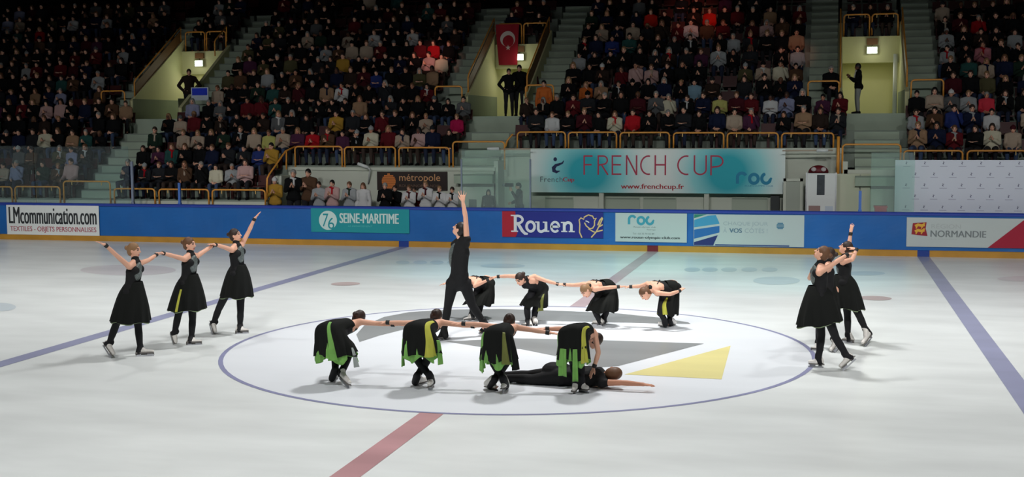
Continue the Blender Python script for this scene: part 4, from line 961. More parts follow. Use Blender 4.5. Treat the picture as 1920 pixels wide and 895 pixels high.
gf = 'front row of bent skaters'; F_A = (0, 1, -.25)
bent(-3.15, 'leftmost bent skater of the front row, green lined skirt towards the viewer', dict(
    pel=(626, 626, 0), neck=(662, 607, .40), head=(673, 598, .52), shA=(644, 606, .42), elA=(634, 630, .50), wrA=(640, 652, .42), tipA=(642, 664, .40), shB=(676, 604, .34), elB=(706, 607, .40), wrB=(738, 609, .42), tipB=(759, 610, .42),
    knA=(630, 668, .10), knB=(654, 664, .16), anA=(628, 696, .02), anB=(641, 700, -.02)), dict(heA=(620, 716), toA=(630, 708), heB=(637, 712, -.02), toB=(653, 729)),
    [(650, 611, .24, (.125, 0, 0), (0, -.02, .11)), (622, 619, .02, (.20, 0, 0), (0, -.16, .12)), (626, 644, -.03, (.26, 0, .0), (0, -.22, .02)), (629, 664, -.03, (.29, 0, 0), (0, -.24, 0))],
    [(66, 92, .3, .05, m_green, 'skirt_slit'), (5, 22, .75, .16, m_sheer, 'sheer_panel')], (.35, .9, -.35), F_A, (.4, .5, .7), m_hdark, gf, ph=.3)
bent(-3.15, 'second bent skater of the front row, broad yellow panel on her black skirt', dict(
    pel=(786, 626, 0), neck=(814, 607, .40), head=(818, 596, .52), shA=(790, 606, .42), elA=(758, 606, .35), wrA=(726, 605, .33), tipA=(705, 604, .32), shB=(828, 605, .36), elB=(858, 609, .41), wrB=(888, 612, .42), tipB=(909, 613, .42),
    knA=(782, 674, .10), knB=(802, 674, .10), anA=(806, 706, 0), anB=(782, 706, .02)), dict(heA=(812, 724), toA=(806, 733, -.15), heB=(776, 722), toB=(796, 717)),
    [(806, 612, .24, (.12, 0, 0), (0, -.02, .11)), (787, 618, .02, (.20, 0, 0), (0, -.16, .12)), (789, 640, -.03, (.245, 0, .0), (0, -.22, .02)), (790, 662, -.03, (.26, 0, 0), (0, -.24, 0))],
    [(20, 64, .10, .02, m_lime, 'skirt_panel'), (140, 178, .62, .17, m_green, 'lining_flap'), (-8, 18, .62, .14, m_green, 'lining_flap'), (-30, -10, .62, .16, m_sheer, 'sheer_panel')], (.1, .9, -.4), F_A, (.1, .5, .8), m_hdark, gf, ph=1.1)
bent(-3.2, 'third bent skater of the front row, behind the ankles of the lying man', dict(
    pel=(934, 636, 0), neck=(953, 615, .38), head=(955, 605, .50), shA=(930, 614, .42), elA=(900, 609, .35), wrA=(868, 607, .33), tipA=(847, 606, .32), shB=(967, 614, .36), elB=(997, 619, .41), wrB=(1028, 624, .42), tipB=(1049, 627, .42),
    knA=(926, 682, .10), knB=(948, 682, .10), anA=(944, 712, 0), anB=(926, 713, .02)), dict(heA=(950, 730), toA=(942, 737, -.1), heB=(916, 729), toB=(934, 733)),
    [(948, 620, .22, (.12, 0, 0), (0, -.02, .11)), (934, 628, .02, (.19, 0, 0), (0, -.16, .12)), (934, 652, -.03, (.22, 0, .0), (0, -.22, .02)), (935, 674, -.03, (.235, 0, 0), (0, -.23, 0))],
    [(130, 185, .40, .16, m_green, 'lining_flap'), (40, 66, .4, .03, m_olive, 'skirt_panel'), (-15, 22, .35, .13, m_skirt, 'skirt_flap')], (.0, .85, -.5), F_A, (0, .5, .8), m_hdark, gf, ph=2.0)
bent(-3.0, 'rightmost bent skater of the front row, over the lying man, bright green lining flaps', dict(
    pel=(1074, 636, 0), neck=(1106, 618, .40), head=(1116, 640, .55), shA=(1086, 614, .42), elA=(1056, 617, .36), wrA=(1025, 617, .33), tipA=(1004, 616, .32), shB=(1115, 628, .30), elB=(1122, 662, .26), wrB=(1114, 688, .22), tipB=(1109, 700, .2),
    knA=(1076, 682, .10), knB=(1088, 682, .08), anA=(1080, 714, 0), anB=(1090, 714, .02)), dict(heA=(1079, 735), toA=(1074, 742, -.1), heB=(1087, 735), toB=(1104, 738)),
    [(1097, 620, .24, (.12, 0, 0), (0, -.02, .11)), (1076, 625, .02, (.19, 0, 0), (0, -.16, .12)), (1075, 648, -.03, (.20, 0, .0), (0, -.21, .02)), (1075, 670, -.03, (.21, 0, 0), (0, -.22, 0))],
    [(16, 54, .15, .05, m_lime, 'skirt_panel'), (165, 205, .35, .12, m_green, 'lining_flap'), (100, 135, .72, .22, m_green, 'lining_flap'), (62, 82, .72, .28, m_green, 'lining_flap')], (.3, .6, -.8), F_A, (.6, .6, .1), m_hdark, gf, ph=.6)
gb = 'back row of bent skaters'; F_B = (-.3, -.3, -1)
bent(2.7, 'bent skater of the back row half hidden behind the standing man', dict(
    pel=(910, 531, .18), neck=(884, 527, -.05), head=(872, 536, -.14), shA=(868, 521, .06), elA=(852, 526, .14), wrA=(840, 530, .2), tipA=(833, 532, .2), shB=(892, 532, -.10), elB=(890, 537, -.20), wrB=(916, 525, -.20), tipB=(928, 521, -.18),
    knA=(888, 568, .0), knB=(902, 568, .12), anA=(884, 590, .0), anB=(898, 590, .15)), dict(heA=(888, 602), toA=(872, 603), heB=(902, 600), toB=(890, 602)),
    [(902, 529, .10, .118, .0, .108), (911, 533, .16, .18, .10, .11), (904, 553, .12, .25, .20, .03), (897, 571, .08, .29, .24, 0)],
    [], (-.5, -.6, -.6), F_B, (-.6, -.5, .3), m_hblond, gb, ph=.2, lining=.0)
bent(2.45, 'second bent skater of the back row, dark bun, arms linked both ways', dict(
    pel=(1010, 541, .22), neck=(988, 524, -.06), head=(976, 524, -.17), shA=(974, 519, .04), elA=(952, 518, .06), wrA=(934, 519, .08), tipA=(922, 520, .08), shB=(1002, 519, -.02), elB=(1024, 527, .0), wrB=(1046, 533, .02), tipB=(1058, 535, .02),
    knA=(988, 580, -.02), knB=(1004, 580, .12), anA=(990, 601, .0), anB=(1001, 600, .1)), dict(heA=(992, 613), toA=(976, 612), heB=(1003, 612), toB=(1000, 616, -.2)),
    [(1003, 535, .12, .118, .0, .108), (1010, 541, .20, .17, .10, .11), (1005, 557, .14, .23, .18, .03), (1001, 574, .10, .27, .20, 0)],
    [(318, 352, .45, .06, m_olive, 'skirt_panel')], (-.45, -.75, -.5), F_B, (-.3, -.3, .9), m_hdark, gb, ph=1.0, lining=.0)
bent(2.35, 'third bent skater of the back row, fair hair hanging down, arm across to the right', dict(
    pel=(1136, 538, .20), neck=(1108, 535, -.08), head=(1099, 546, -.17), shA=(1092, 534, .06), elA=(1076, 535, .10), wrA=(1058, 534, .12), tipA=(1046, 532, .12), shB=(1116, 543, -.14), elB=(1136, 540, -.18), wrB=(1160, 538, -.12), tipB=(1172, 537, -.08),
    knA=(1116, 583, -.02), knB=(1138, 580, .12), anA=(1124, 602, .0), anB=(1132, 600, .12)), dict(heA=(1127, 613), toA=(1110, 612), heB=(1136, 610), toB=(1126, 612)),
    [(1128, 536, .10, .118, .0, .108), (1137, 539, .18, .18, .10, .11), (1134, 562, .13, .25, .20, .03), (1129, 583, .09, .28, .23, 0)],
    [], (-.5, -.55, -.65), F_B, (-.65, -.35, .2), m_hblond, gb, ph=2.4, lining=.0)
bent(2.35, 'rightmost bent skater of the back row, hand on her hip, lime lining in front', dict(
    pel=(1258, 540, .18), neck=(1222, 538, -.06), head=(1210, 551, -.15), shA=(1214, 533, .08), elA=(1200, 537, .10), wrA=(1182, 538, .10), tipA=(1170, 538, .10), shB=(1232, 550, -.13), elB=(1256, 552, -.20), wrB=(1274, 546, -.02), tipB=(1281, 540, .10),
    knA=(1238, 584, -.02), knB=(1256, 582, .12), anA=(1246, 602, .0), anB=(1256, 601, .12)), dict(heA=(1249, 615), toA=(1238, 613), heB=(1260, 610), toB=(1250, 612)),
    [(1247, 538, .10, .118, .0, .108), (1258, 541, .17, .17, .10, .11), (1254, 566, .12, .19, .17, .03), (1252, 590, .10, .19, .17, 0)],
    [(255, 325, .45, -.02, m_lime, 'skirt_panel')], (-.55, -.45, -.7), F_B, (-.75, -.2, .1), m_hbrown, gb, ph=3.0, lining=.0)

# the standing man
s = Skater(.8, 'man in black standing tall in the circle, one arm raised with open hand', None, True, 1.1)
s.set(head=(862, 431, 0), neck=(864, 449, .02), shA=(853, 459, .06), elA=(848, 480, .18), wrA=(856, 497, .26), tipA=(862, 505, .3), shB=(875, 449, -.05), elB=(873, 408, -.06), wrB=(868, 379, -.08), tipB=(867, 357, -.1),
      pel=(860, 532, 0), knA=(840, 574, -.05), knB=(885, 572, .10), anA=(833, 617, -.06), anB=(905, 603, .16))
s.J['heA'] = gr(837, 638); s.J['toA'] = gr(822, 641); s.J['heB'] = gr(912, 622); s.J['toB'] = gr(897, 626)
s.finish((-.75, .15, .5), (-.85, -.3, .1), (.5, 0, .85), hips=.10, hair='short', hairm=m_hblack, hipaxis=A_(1, .2, 0), spread=(.16, .55), hn={'B': A_(0, 1, 0)})
J = s.J; mb = MB(); torso(mb, J, 1.12, .012); leg(mb, J, 'A', 1.1, .012); leg(mb, J, 'B', 1.1, .012)
for q in 'AB':
    mb.cap(J['sh'+q], lerp(J['sh'+q], J['el'+q], .06 if q == 'B' else .2), .056, .052); d = nrm(J['to'+q]-J['he'+q]); mb.cap(J['an'+q], J['he'+q]+A_(0, 0, .07)+d*.02, .055, .052)
mb.cap(J['pel'], lerp(J['pel'], J['neck'], .8), .125, .12)
link(remesh(mb, 'jumpsuit', m_black, .012, 4), 'jumpsuit', s.root)
L = lambda t: lerp(J['pel'], J['neck'], t); mb = MB(); mb.ell(L(.60)+J['front']*.085, .115, .065, .22, (nrm(J['shB']-J['shA']), J['front'], A_(0, 0, 1)), 14, 10); mb.obj('front_panel', m_sequin, s.root, True)
SK.append(s)
# the lying man
s = Skater(-2.55, 'man in black lying on the ice, one bare arm stretched out to the right', None, True, 1.06)
def Q(x, y, dy): return at(x, y, -2.55+dy)
s.J.update(head=Q(1150, 700, -.02), neck=Q(1133, 707, .0), shA=Q(1124, 698, .17), elA=Q(1100, 700, .34), wrA=Q(1076, 706, .40), tipA=Q(1062, 708, .42), shB=Q(1128, 718, -.16), elB=Q(1165, 718, -.20), wrB=Q(1202, 721, -.20), tipB=Q(1230, 724, -.20),
           pel=Q(1052, 708, .02), knA=Q(992, 707, .12), knB=Q(1000, 713, -.08), anA=Q(946, 709, .10), anB=Q(954, 715, -.04), heA=Q(938, 707, .08), toA=Q(930, 719, .08), heB=Q(946, 709, -.06), toB=Q(936, 722, -.06))
for n in s.J: s.J[n][2] = max(s.J[n][2], {'pel': .13, 'neck': .13, 'head': .12, 'knA': .08, 'knB': .07, 'anA': .07, 'anB': .07}.get(n, .035))
s.finish((.5, .75, .1), (.1, .1, -1), (.8, -.5, .1), hips=.10, hair='short', hairm=m_hbrown, hipaxis=A_(.1, -1, 0), spread=(.2, .2), skinm=m_skin2)
J = s.J; mb = MB(); torso(mb, J, 1.14, .012); leg(mb, J, 'A', 1.12, .012); leg(mb, J, 'B', 1.12, .012)
for q in 'AB': mb.cap(J['sh'+q], lerp(J['sh'+q], J['el'+q], .25), .06, .055); mb.cap(J['an'+q], lerp(J['an'+q], J['he'+q], .7), .05, .05)
mb.cap(J['pel'], lerp(J['pel'], J['neck'], .8), .13, .12); mb.ell(J['pel']+A_(-.1, 0, .05), .17, .15, .12)
link(remesh(mb, 'jumpsuit', m_black, .012, 4), 'jumpsuit', s.root); SK.append(s)
# ------------------------------------------------------------------ spectators
def pose(kind, sit=True):
    if sit:
        J = dict(pel=A_(0, 0, .50), neck=A_(0, .0, 1.00), head=A_(0, -.025, 1.135), knA=A_(-.13, -.42, .50), knB=A_(.13, -.42, .50), anA=A_(-.12, -.38, .09), anB=A_(.12, -.38, .09), hipA=A_(-.10, 0, .50), hipB=A_(.10, 0, .50))
    else:
        J = dict(pel=A_(0, 0, .90), neck=A_(0, .0, 1.43), head=A_(0, -.02, 1.57), knA=A_(-.11, -.03, .49), knB=A_(.11, -.03, .49), anA=A_(-.12, .0, .09), anB=A_(.12, .0, .09), hipA=A_(-.10, 0, .90), hipB=A_(.10, 0, .90))
    n = J['neck'][2]
    J['shA'] = A_(-.18, .01, n-.055); J['shB'] = A_(.18, .01, n-.055)
    D = {'clap': ((.215, -.10, -.33), (.055, -.27, -.22), (.01, -.36, -.12)), 'lap': ((.215, -.04, -.35), (.10, -.24, -.42), (.02, -.34, -.43)), 'cross': ((.21, -.10, -.33), (.02, -.22, -.27), (-.12, -.22, -.24)),
         'knees': ((.21, -.10, -.34), (.16, -.34, -.42), (.14, -.46, -.46)), 'phone': ((.23, -.12, -.30), (.10, -.26, -.02), (.06, -.30, .10)), 'down': ((.24, .0, -.32), (.25, -.05, -.58), (.25, -.07, -.74)), 'hips': ((.36, .06, -.30), (.20, -.03, -.48), (.10, -.09, -.50))}[kind]
    for s, q in (('A', -1), ('B', 1)):
        for nm, (x, y, z) in zip(('el', 'wr', 'tip'), D): J[nm+s] = A_(q*x, y, n+z)
        if kind == 'phone' and s == 'A':
            for nm, (x, y, z) in zip(('el', 'wr', 'tip'), ((.215, -.04, -.35), (.10, -.24, -.42), (.02, -.34, -.43))): J[nm+s] = A_(-x, y, n+z)
    J['face'] = A_(0, -1, -.12); J['front'] = A_(0, -1, 0); J['up'] = A_(0, 0, 1)
    for s in 'AB': J['he'+s] = J['an'+s]+A_(0, .04, -.06); J['to'+s] = J['an'+s]+A_(0, -.17, -.06)
    return J
def person_meshes(J, vox, low=False):
    mb = MB(); torso(mb, J, .95); head(mb, J, 1.0)
    for q in 'AB':
        arm(mb, J, q, .95); hand(mb, J['wr'+q], J['tip'+q], A_(1 if q == 'A' else -1, 0, 0), 1.0, .1, .2, .011 if not low else .016); leg(mb, J, q, .93); mb.cap(J['he'+q], J['to'+q], .03, .025)
    b = remesh(mb, 'body', [m_skin, m_eye, m_lip], vox, 3 if not low else 1); 
    if not low: paint_face(b, J)
    mb = MB(); torso(mb, J, 1.05, .022)
    for q in 'AB': arm(mb, J, q, 1.1, .018, .93)
    mb.cap(J['neck']-A_(0, 0, .05), J['neck']+A_(0, 0, .015), .085, .072)
    j = remesh(mb, 'jacket', m_black, vox*1.2, 3 if not low else 1)
    mb = MB()
    for q in 'AB': leg(mb, J, q, 1.05, .012, .97)
    mb.cap(J['hipA'], J['hipB'], .11, .11)
    t = remesh(mb, 'trousers', m_black, vox*1.3, 3 if not low else 1)
    sh = []
    for q in ('' if low else 'AB'):
        mb = MB(); mb.cap(J['he'+q]+A_(0, 0, .015), lerp(J['he'+q], J['to'+q], .5)+A_(0, 0, .012), .045, .042); mb.cap(lerp(J['he'+q], J['to'+q], .5)+A_(0, 0, .012), J['to'+q], .042, .034); mb.cap(J['he'+q], J['an'+q], .044, .042)
        sh.append(remesh(mb, 'shoe', m_black, vox*1.2, 2))
    return dict(body=b, jacket=j, trousers=t, shoes=sh, J=J)
POSES = ['clap', 'lap', 'cross', 'knees', 'phone']
PR = {p: person_meshes(pose(p), .0145) for p in POSES}
ST = {p: person_meshes(pose(p, False), .0145) for p in ('clap', 'down', 'hips', 'phone')}
H0 = dict(head=A_(0, 0, 0), face=A_(0, -1, -.12), up=A_(0, 0, 1))
HAIR = {k: remesh(hair_mb(H0, k), 'hair', m_hdark, .015, 3) for k in ('short', 'long', 'bun', 'hat')}
sc_mb = MB(); sc_mb.tube([(.078*math.cos(R(t)), -.01+.078*math.sin(R(t)), .02*math.sin(R(t*2))) for t in range(0, 361, 24)], .032, 8); sc_mb.cap((.02, -.085, -.02), (.03, -.13, -.22), .03, .035)
SCARF = remesh(sc_mb, 'scarf', m_white, .016, 3)

PAL = {'black': (18, 19, 21), 'charcoal': (40, 42, 46), 'navy': (26, 34, 62), 'dark brown': (52, 40, 34), 'grey': (104, 106, 108), 'dark green': (36, 56, 44), 'dark red': (104, 26, 34), 'maroon': (78, 24, 34), 'brown': (96, 70, 52), 'plum': (84, 44, 72),
       'tan': (172, 138, 108), 'beige': (196, 176, 156), 'white': (226, 226, 226), 'cream': (226, 220, 194), 'light grey': (176, 180, 182), 'red': (196, 28, 40), 'bright red': (236, 48, 34), 'blue': (46, 62, 128), 'teal': (48, 92, 88), 'light blue': (140, 176, 196), 'light yellow': (206, 204, 120), 'mustard': (196, 152, 60),
       'pink': (206, 130, 140), 'pale pink': (214, 176, 172), 'magenta': (196, 30, 88), 'purple': (92, 44, 96), 'lavender': (160, 164, 196), 'coral': (236, 66, 84), 'orange': (214, 112, 50), 'olive': (92, 88, 60)}
WEI = ['black']*34+['charcoal']*9+['navy']*6+['dark brown']*4+['grey']*3+['dark green']*2+['dark red']*3+['maroon']*3+['brown']*3+['plum']+['tan']*2+['beige']*3+['light grey']*2+['white']+['olive']*2+['teal', 'red', 'pale pink', 'lavender']
def pm(c): return mat('cloth '+c, tuple(.72*q for q in lin(*PAL[c])), .85, spec=.15)
TR = [mat('trousers dark', (.014, .014, .018), .9), mat('trousers navy', lin(30, 38, 60), .9), mat('trousers jeans', lin(58, 74, 104), .9), mat('trousers brown', lin(58, 46, 40), .9), mat('trousers grey', lin(150, 154, 150), .9)]
HM = {'dark': m_hdark, 'black': m_hblack, 'brown': m_hbrown, 'fair': m_hblond, 'grey': m_hgrey}
def setm(o, m, i=0):
    o.material_slots[i].link = 'OBJECT'; o.material_slots[i].material = m
def put_person(P, loc, rz, sc, jc, hair, hc, tr, label, group=None, skin=None, scarf=None, hatc=None):
    o = bpy.data.objects.new('person', P['body']); COL.objects.link(o); o.location = loc; o.rotation_euler = (0, 0, rz); o.scale = (sc, sc, sc)
    if skin: setm(o, skin)
    tag(o, label, 'person', group)
    for nm, m in (('jacket', pm(jc)), ('trousers', tr)):
        c = bpy.data.objects.new(nm, P[nm]); COL.objects.link(c); c.parent = o; setm(c, m)
    for me in P['shoes']:
        c = bpy.data.objects.new('shoe', me); COL.objects.link(c); c.parent = o
    if hair:
        c = bpy.data.objects.new('hat' if hair == 'hat' else 'hair', HAIR[hair]); COL.objects.link(c); c.parent = o; c.location = P['J']['head']; setm(c, pm(hatc or 'charcoal') if hair == 'hat' else HM[hc])
    if scarf:
        c = bpy.data.objects.new('scarf', SCARF); COL.objects.link(c); c.parent = o; c.location = P['J']['neck']+A_(0, 0, .01); setm(c, pm(scarf))
    return o

# seats: (block name, x0, x1, first row, end row)
SEATB = [('far left block', -24.0, -18.35, -3, 2), ('low left block', -16.95, -11.8, -3, -1), ('second block', -16.95, -6.25, -1, 2), ('block over cyan banner', -4.95, 5.35, 0, 2), ('far right block', 6.7, 14.0, -1, 2),
         ('upper left block', -28.0, -19.8, 2, 10), ('upper second block', -15.95, -7.7, 2, 10), ('upper block over banner', -3.75, 4.1, 2, 10), ('upper right block', 7.9, 16.0, 2, 10),
         ('rows above the left opening', -18.7, -17.05, 7, 10), ('rows above the flag', -6.6, -4.85, 7, 10), ('rows above the right opening', 5.1, 6.8, 7, 10)]
seats = []
for bi, (bn, x0, x1, k0, k1) in enumerate(SEATB):
    for k in range(k0, k1):
        n = int((x1-x0-.1)/.5); s0 = (x1-x0-n*.5)/2
        for i in range(n):
            x = x0+s0+(i+.5)*.5; y = tierY(k)+.50; z = tierZ(k); u, v, d = proj((x, y, z+1.13))
            if -14 < u < 1934 and v > -12: seats.append(dict(x=x, y=y, z=z, u=u, v=v, d=d, b=bi, k=k, i=i, c=None))
# people of the photograph that stand out, at their place in it
NOTE = [(1148, 222, 'cream', 'long'), (1178, 222, 'red', 'short'), (1044, 228, 'white', 'short'), (1343, 190, 'light yellow', 'short'), (1366, 190, 'beige', 'short'), (1297, 160, 'light blue', 'short'), (1209, 22, 'bright red', 'short'), (1319, 18, 'bright red', 'short'), (1402, 185, 'dark red', 'short'), (1385, 72, 'light grey', 'short'), (1138, 76, 'blue', 'short'), (1182, 75, 'teal', 'short'), (1134, 50, 'beige', 'long'), (1176, 44, 'beige', 'long'),
        (1553, 185, 'plum', 'short'), (1848, 155, 'coral', 'short'), (1664, 190, 'magenta', 'short'), (1877, 250, 'cream', 'long'), (1784, 252, 'dark red', 'short'), (1704, 250, 'tan', 'short'), (1762, 62, 'light grey', 'short'), (1897, 62, 'light grey', 'long'), (1845, 68, 'pink', 'long'), (868, 212, 'magenta', 'short'), (638, 214, 'mustard', 'short'), (725, 222, 'dark red', 'short'), (822, 100, 'cream', 'short'), (806, 96, 'pale pink', 'short'), (810, 135, 'tan', 'short'), (848, 92, 'black', 'short'),
        (686, 125, 'maroon', 'short'), (714, 122, 'blue', 'short'), (655, 100, 'mustard', 'short'), (500, 128, 'light grey', 'long'), (654, 78, 'beige', 'hat'), (650, 168, 'white', 'short'), (470, 248, 'beige', 'long'), (365, 246, 'beige', 'long'), (345, 252, 'beige', 'short'), (405, 305, 'cream', 'long'), (440, 308, 'light grey', 'short'), (460, 335, 'pale pink', 'long'), (497, 248, 'light yellow', 'short'), (580, 268, 'red', 'hat'), (544, 280, 'mustard', 'short'), (712, 264, 'cream', 'hat'), (604, 270, 'brown', 'short'),
        (148, 298, 'pale pink', 'short'), (140, 340, 'purple', 'short'), (76, 246, 'cream', 'long'), (22, 268, 'grey', 'hat'), (236, 92, 'light grey', 'short'), (228, 180, 'tan', 'short'), (120, 160, 'lavender', 'short'), (92, 185, 'pale pink', 'long'), (55, 120, 'light grey', 'short'), (104, 36, 'olive', 'short'), (185, 130, 'light grey', 'short'), (142, 110, 'maroon', 'short'), (435, 245, 'dark green', 'hat'), (480, 278, 'blue', 'short'), (300, 255, 'dark green', 'short'), (272, 262, 'black', 'long'), (268, 300, 'charcoal', 'hat'), (380, 292, 'black', 'short'),
        (1110, 160, 'orange', 'long'), (1104, 230, 'maroon', 'short'), (1250, 220, 'black', 'short'), (1245, 195, 'cream', 'short'), (1420, 195, 'plum', 'short'), (1470, 130, 'cream', 'short'), (1520, 60, 'tan', 'short'), (1530, 72, 'light grey', 'short'), (1800, 215, 'blue', 'short'), (1860, 215, 'white', 'short'), (1765, 95, 'light grey', 'short'), (1850, 118, 'beige', 'long'), (1790, 145, 'maroon', 'short'), (1725, 225, 'light grey', 'short'), (1760, 205, 'brown', 'short'), (1378, 20, 'dark red', 'short'), (1345, 45, 'dark red', 'short'), (1400, 30, 'maroon', 'long'), (1262, 30, 'dark red', 'short'), (1302, 42, 'white', 'short')]
for (u, v, c, hr) in NOTE:
    fr = [s for s in seats if s['c'] is None]; b = min(fr, key=lambda s: (s['u']-u)**2+1.6*(s['v']-v)**2)
    if (b['u']-u)**2+(b['v']-v)**2 < 40**2: b['c'] = c; b['h'] = hr
rnd = random.Random(11)
occ = []
for s in seats:
    if s['c'] is None:
        if rnd.random() < (.07 if s['k'] < 5 else .12): continue
        s['c'] = rnd.choice(WEI); s['h'] = rnd.choices(['short', 'long', 'bun', 'hat'], [5, 3.4, .8, 1])[0]
    s['p'] = rnd.choices(POSES, [5, 3, 2, 2, .8])[0]; s['hc'] = rnd.choices(list(HM), [4, 3, 3, 2, 2.2])[0]; s['t'] = rnd.randrange(4); s['sc'] = rnd.uniform(.86, 1.0); s['rz'] = rnd.gauss(0, .12)+(-.12 if s['x'] > 4 else .10 if s['x'] < -10 else 0)
    s['jx'] = rnd.gauss(0, .03); s['jy'] = rnd.gauss(0, .03); s['hat'] = rnd.choice(['charcoal', 'black', 'grey', 'maroon', 'navy', 'light grey', 'white']); s['skin'] = rnd.choices([m_skin, m_skin2, m_skin3], [7, 2.5, .5])[0]; s['sf'] = rnd.choice(['white', 'light grey', 'red', 'beige', 'navy']) if rnd.random() < .16 else None
    occ.append(s)
grp = {}
for s in occ: grp.setdefault((s['b'], s['k']), []).append(s)
near, far = [], []
for g in sorted(grp.values(), key=lambda g: min(s['d'] for s in g)): (near if len(near)+len(g) <= 272 and not far else far).extend(g)
def nth(n): return str(n)+('th' if 10 <= n % 100 <= 20 else {1: 'st', 2: 'nd', 3: 'rd'}.get(n % 10, 'th'))
HN = {'short': 'short %s hair', 'long': 'long %s hair', 'bun': 'tied %s hair', 'hat': '%s hat'}
PN = {'clap': 'clapping', 'lap': 'hands in lap', 'cross': 'arms folded', 'knees': 'hands on knees', 'phone': 'hand at the face'}
rows = {}
for s in near: rows.setdefault((s['b'], s['k']), []).append(s)
for key, L in rows.items():
    L.sort(key=lambda s: s['u'])
    for j, s in enumerate(L):
        bn = SEATB[key[0]][0]; r = key[1]-SEATB[key[0]][3]
        hn = HN[s['h']] % (s['hat'] if s['h'] == 'hat' else s['hc'])
        lab = '%s coat, %s, %s row, %s, %s from left' % (s['c'], hn, ROW_ORD[r], bn, nth(j+1))
        put_person(PR[s['p']], (s['x']+s['jx'], s['y']+s['jy'], s['z']), s['rz'], s['sc'], s['c'], s['h'], s['hc'], TR[s['t']], lab, 'seated spectators', s['skin'], s['sf'], s['hat'])

# people standing behind the boards, at the openings and on the landings
FL = .3
def stander(u, vtop, Y, P, jc, hair, hc, label, rz=0., tr=0, z=FL, group=None, skin=None, sc=None, scarf=None, hatc=None):
    p = at(u, vtop, Y); hgt = p[2]-z; s = sc or hgt/1.70
    return put_person(P, (p[0], Y, z), rz, s, jc, hair, hc, TR[tr], label, group, skin, scarf, hatc)
GK = 'people standing behind the boards'
for a in [(550, 317, 16.5, ST['clap'], 'black', 'short', 'grey', 'tall man in black with a white scarf at the left end of the players bench', .25, 0, 'white'),
          (578, 316, 16.6, ST['clap'], 'brown', 'short', 'black', 'tall person in a brown top clapping, second on the players bench', 0, 0, None),
          (598, 340, 16.3, ST['clap'], 'light grey', 'bun', 'dark', 'child with tied dark hair in pale grey, third on the players bench', 0, 0, None),
          (623, 337, 16.3, ST['clap'], 'pale pink', 'bun', 'black', 'child in a pale jacket with red scarf clapping on the bench', 0, 0, 'red'),
          (655, 340, 16.3, ST['clap'], 'light grey', 'bun', 'brown', 'child in grey and green hands at the mouth beside the white jacket', 0, 1, 'dark green'),
          (681, 342, 16.3, ST['down'], 'white', 'long', 'brown', 'child in a bright white jacket with long hair', 0, 1, None),
          (722, 342, 16.2, ST['clap'], 'black', 'short', 'grey', 'broad man in black in front of the striped sun sign', .1, 0, None),
          (741, 347, 16.6, ST['clap'], 'black', 'short', 'dark', 'person in black half behind the broad man at the sun sign', -.1, 0, None),
          (767, 347, 16.3, ST['clap'], 'white', 'bun', 'brown', 'girl in white with dark vest left of the red jacket', 0, 0, 'maroon'),
          (777, 350, 16.7, ST['clap'], 'dark red', 'bun', 'dark', 'person in a dark red jacket partly hidden behind the girls', 0, 0, None),
          (798, 339, 16.5, ST['clap'], 'white', 'bun', 'fair', 'tallest girl in white clapping under the brown sign', 0, 0, 'maroon'),
          (824, 348, 16.3, ST['clap'], 'white', 'bun', 'fair', 'girl in white clapping, second from the raised hand', 0, 0, 'black'),
          (848, 350, 16.3, ST['clap'], 'white', 'bun', 'dark', 'girl in white clapping beside the raised hand', 0, 0, 'black'),
          (515, 332, 16.3, ST['clap'], 'mustard', 'hat', 'dark', 'person in a yellow coat and pale hat at the foot of the sloping handrail', .2, 0, None),
          (916, 355, 16.6, ST['down'], 'charcoal', 'long', 'dark', 'dark dressed person alone behind the greenish glass', .1, 0, None)]:
    stander(a[0], a[1], a[2], a[3], a[4], a[5], a[6], a[7], a[8], a[9], group=GK, scarf=a[10], hatc='white')
pr = stander(973, 342, 16.6, ST['phone'], 'charcoal', 'short', 'black', 'camera operator in dark clothes behind the greenish glass', -1.1)
c = at(956, 347, 16.4); e = empty('video_camera', c, 'small black video camera held up by the operator behind the glass', 'camera')
mb = MB(); mb.box(c[0]-.13, c[0]+.10, 16.33, 16.45, c[2]-.05, c[2]+.05); mb.obj('camera_body', m_cap if False else m_dark, e)
mb = MB(); mb.tube([(c[0]-.22, 16.39, c[2]), (c[0]-.13, 16.39, c[2])], .04, 12); mb.obj('lens', m_alu, e, True)
LZ = 3.75
stander(954, 128, 20.9, ST['hips'], 'black', 'short', 'black', 'guard in black, hand on hip, under the red flag', .3, 0, LZ, 'guards in black')
stander(974, 121, 21.2, ST['hips'], 'black', 'short', 'black', 'taller guard in black right of the guard under the flag', 0, 0, LZ, 'guards in black')
stander(996, 129, 21.8, ST['down'], 'maroon', 'short', 'dark', 'third person in dark red behind the two guards', 0, 0, LZ)
stander(1020, 150, 19.9, ST['down'], 'orange', 'short', 'black', 'person in an orange top behind the railing right of the guards', 0, 0, 3.25)
stander(1610, 118, 20.9, ST['clap'], 'black', 'short', 'black', 'man in a black sweater and grey trousers clapping in the right stair opening', -1.45, 4, LZ, skin=m_skin3, scarf='white')
stander(354, 129, 21.2, ST['hips'], 'dark brown', 'short', 'dark', 'man in a dark jacket standing in the left stair opening by the blue board', .5, 0, LZ)
stander(1558, 138, 20.6, PR['lap'], 'black', 'short', 'grey', 'grey haired man in a black jacket sitting on the step left of the right opening', .2, 0, 3.95, sc=1.0)

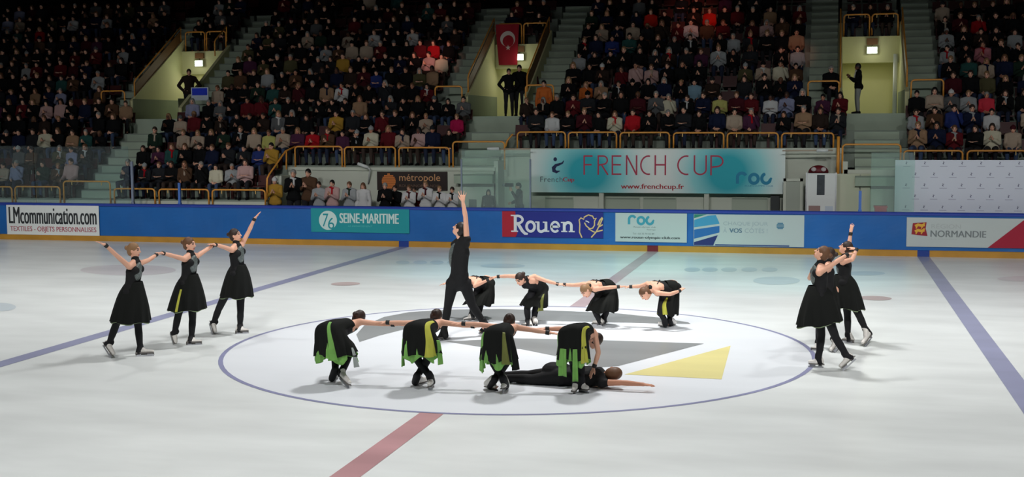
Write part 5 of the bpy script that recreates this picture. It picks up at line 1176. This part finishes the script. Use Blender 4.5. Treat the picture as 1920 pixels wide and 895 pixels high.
# everyone further up: one uncountable dark crowd
LO = {p: person_meshes(pose(p), .036, True) for p in ('clap', 'lap', 'cross')}
LH = {k: remesh(hair_mb(H0, k), 'hair', m_hdark, .03, 1) for k in ('short', 'long', 'bun', 'hat')}
def arr(me):
    n = len(me.vertices); v = np.zeros(n*3); me.vertices.foreach_get('co', v)
    t = np.zeros(len(me.polygons), int); me.polygons.foreach_get('loop_total', t)
    l = np.zeros(len(me.loops), int); me.loops.foreach_get('vertex_index', l); return v.reshape(-1, 3), t, l
LOA = {p: {k: arr(LO[p][k]) for k in ('body', 'jacket', 'trousers')} for p in LO}; LHA = {k: arr(LH[k]) for k in LH}
slots = [m_skin, m_skin2, m_skin3]+TR+list(HM.values()); pi = {}
for c in PAL: pi[c] = len(slots); slots.append(pm(c))
VV, TT, LL, MM = [], [], [], []; off = 0
for s in far:
    p = s['p'] if s['p'] in LO else 'lap'; c, sn = math.cos(s['rz']), math.sin(s['rz']); Rm = np.array([[c, -sn, 0], [sn, c, 0], [0, 0, 1]])*s['sc']; T = np.array([s['x']+s['jx'], s['y']+s['jy'], s['z']])
    hi = pi[s['hat']] if s['h'] == 'hat' else 8+list(HM).index(s['hc'])
    for key, (v, t, l), mi, o3 in (('b', LOA[p]['body'], [m_skin, m_skin2, m_skin3].index(s['skin']), None), ('j', LOA[p]['jacket'], pi[s['c']], None), ('t', LOA[p]['trousers'], 3+s['t'], None), ('h', LHA[s['h']], hi, LO[p]['J']['head'])):
        w = v if o3 is None else v+o3; VV.append(w @ Rm.T+T); TT.append(t); LL.append(l+off); MM.append(np.full(len(t), mi)); off += len(v)
V = np.concatenate(VV); T = np.concatenate(TT); L = np.concatenate(LL); Mi = np.concatenate(MM)
me = bpy.data.meshes.new('crowd'); me.vertices.add(len(V)); me.vertices.foreach_set('co', V.ravel()); me.loops.add(len(L)); me.loops.foreach_set('vertex_index', L.astype(np.int32))
me.polygons.add(len(T)); me.polygons.foreach_set('loop_start', np.concatenate([[0], np.cumsum(T)[:-1]]).astype(np.int32))
for m in slots: me.materials.append(m)
me.polygons.foreach_set('material_index', Mi.astype(np.int32)); me.polygons.foreach_set('use_smooth', np.ones(len(T), bool)); me.update(calc_edges=True); me.validate()
cr = bpy.data.objects.new('crowd', me); COL.objects.link(cr); cr['kind'] = 'stuff'; tag(cr, 'dim packed crowd of seated spectators in the upper rows of the stand', 'crowd')
print('seats', len(seats), 'near', len(near), 'far', len(far), 'faces', len(T))
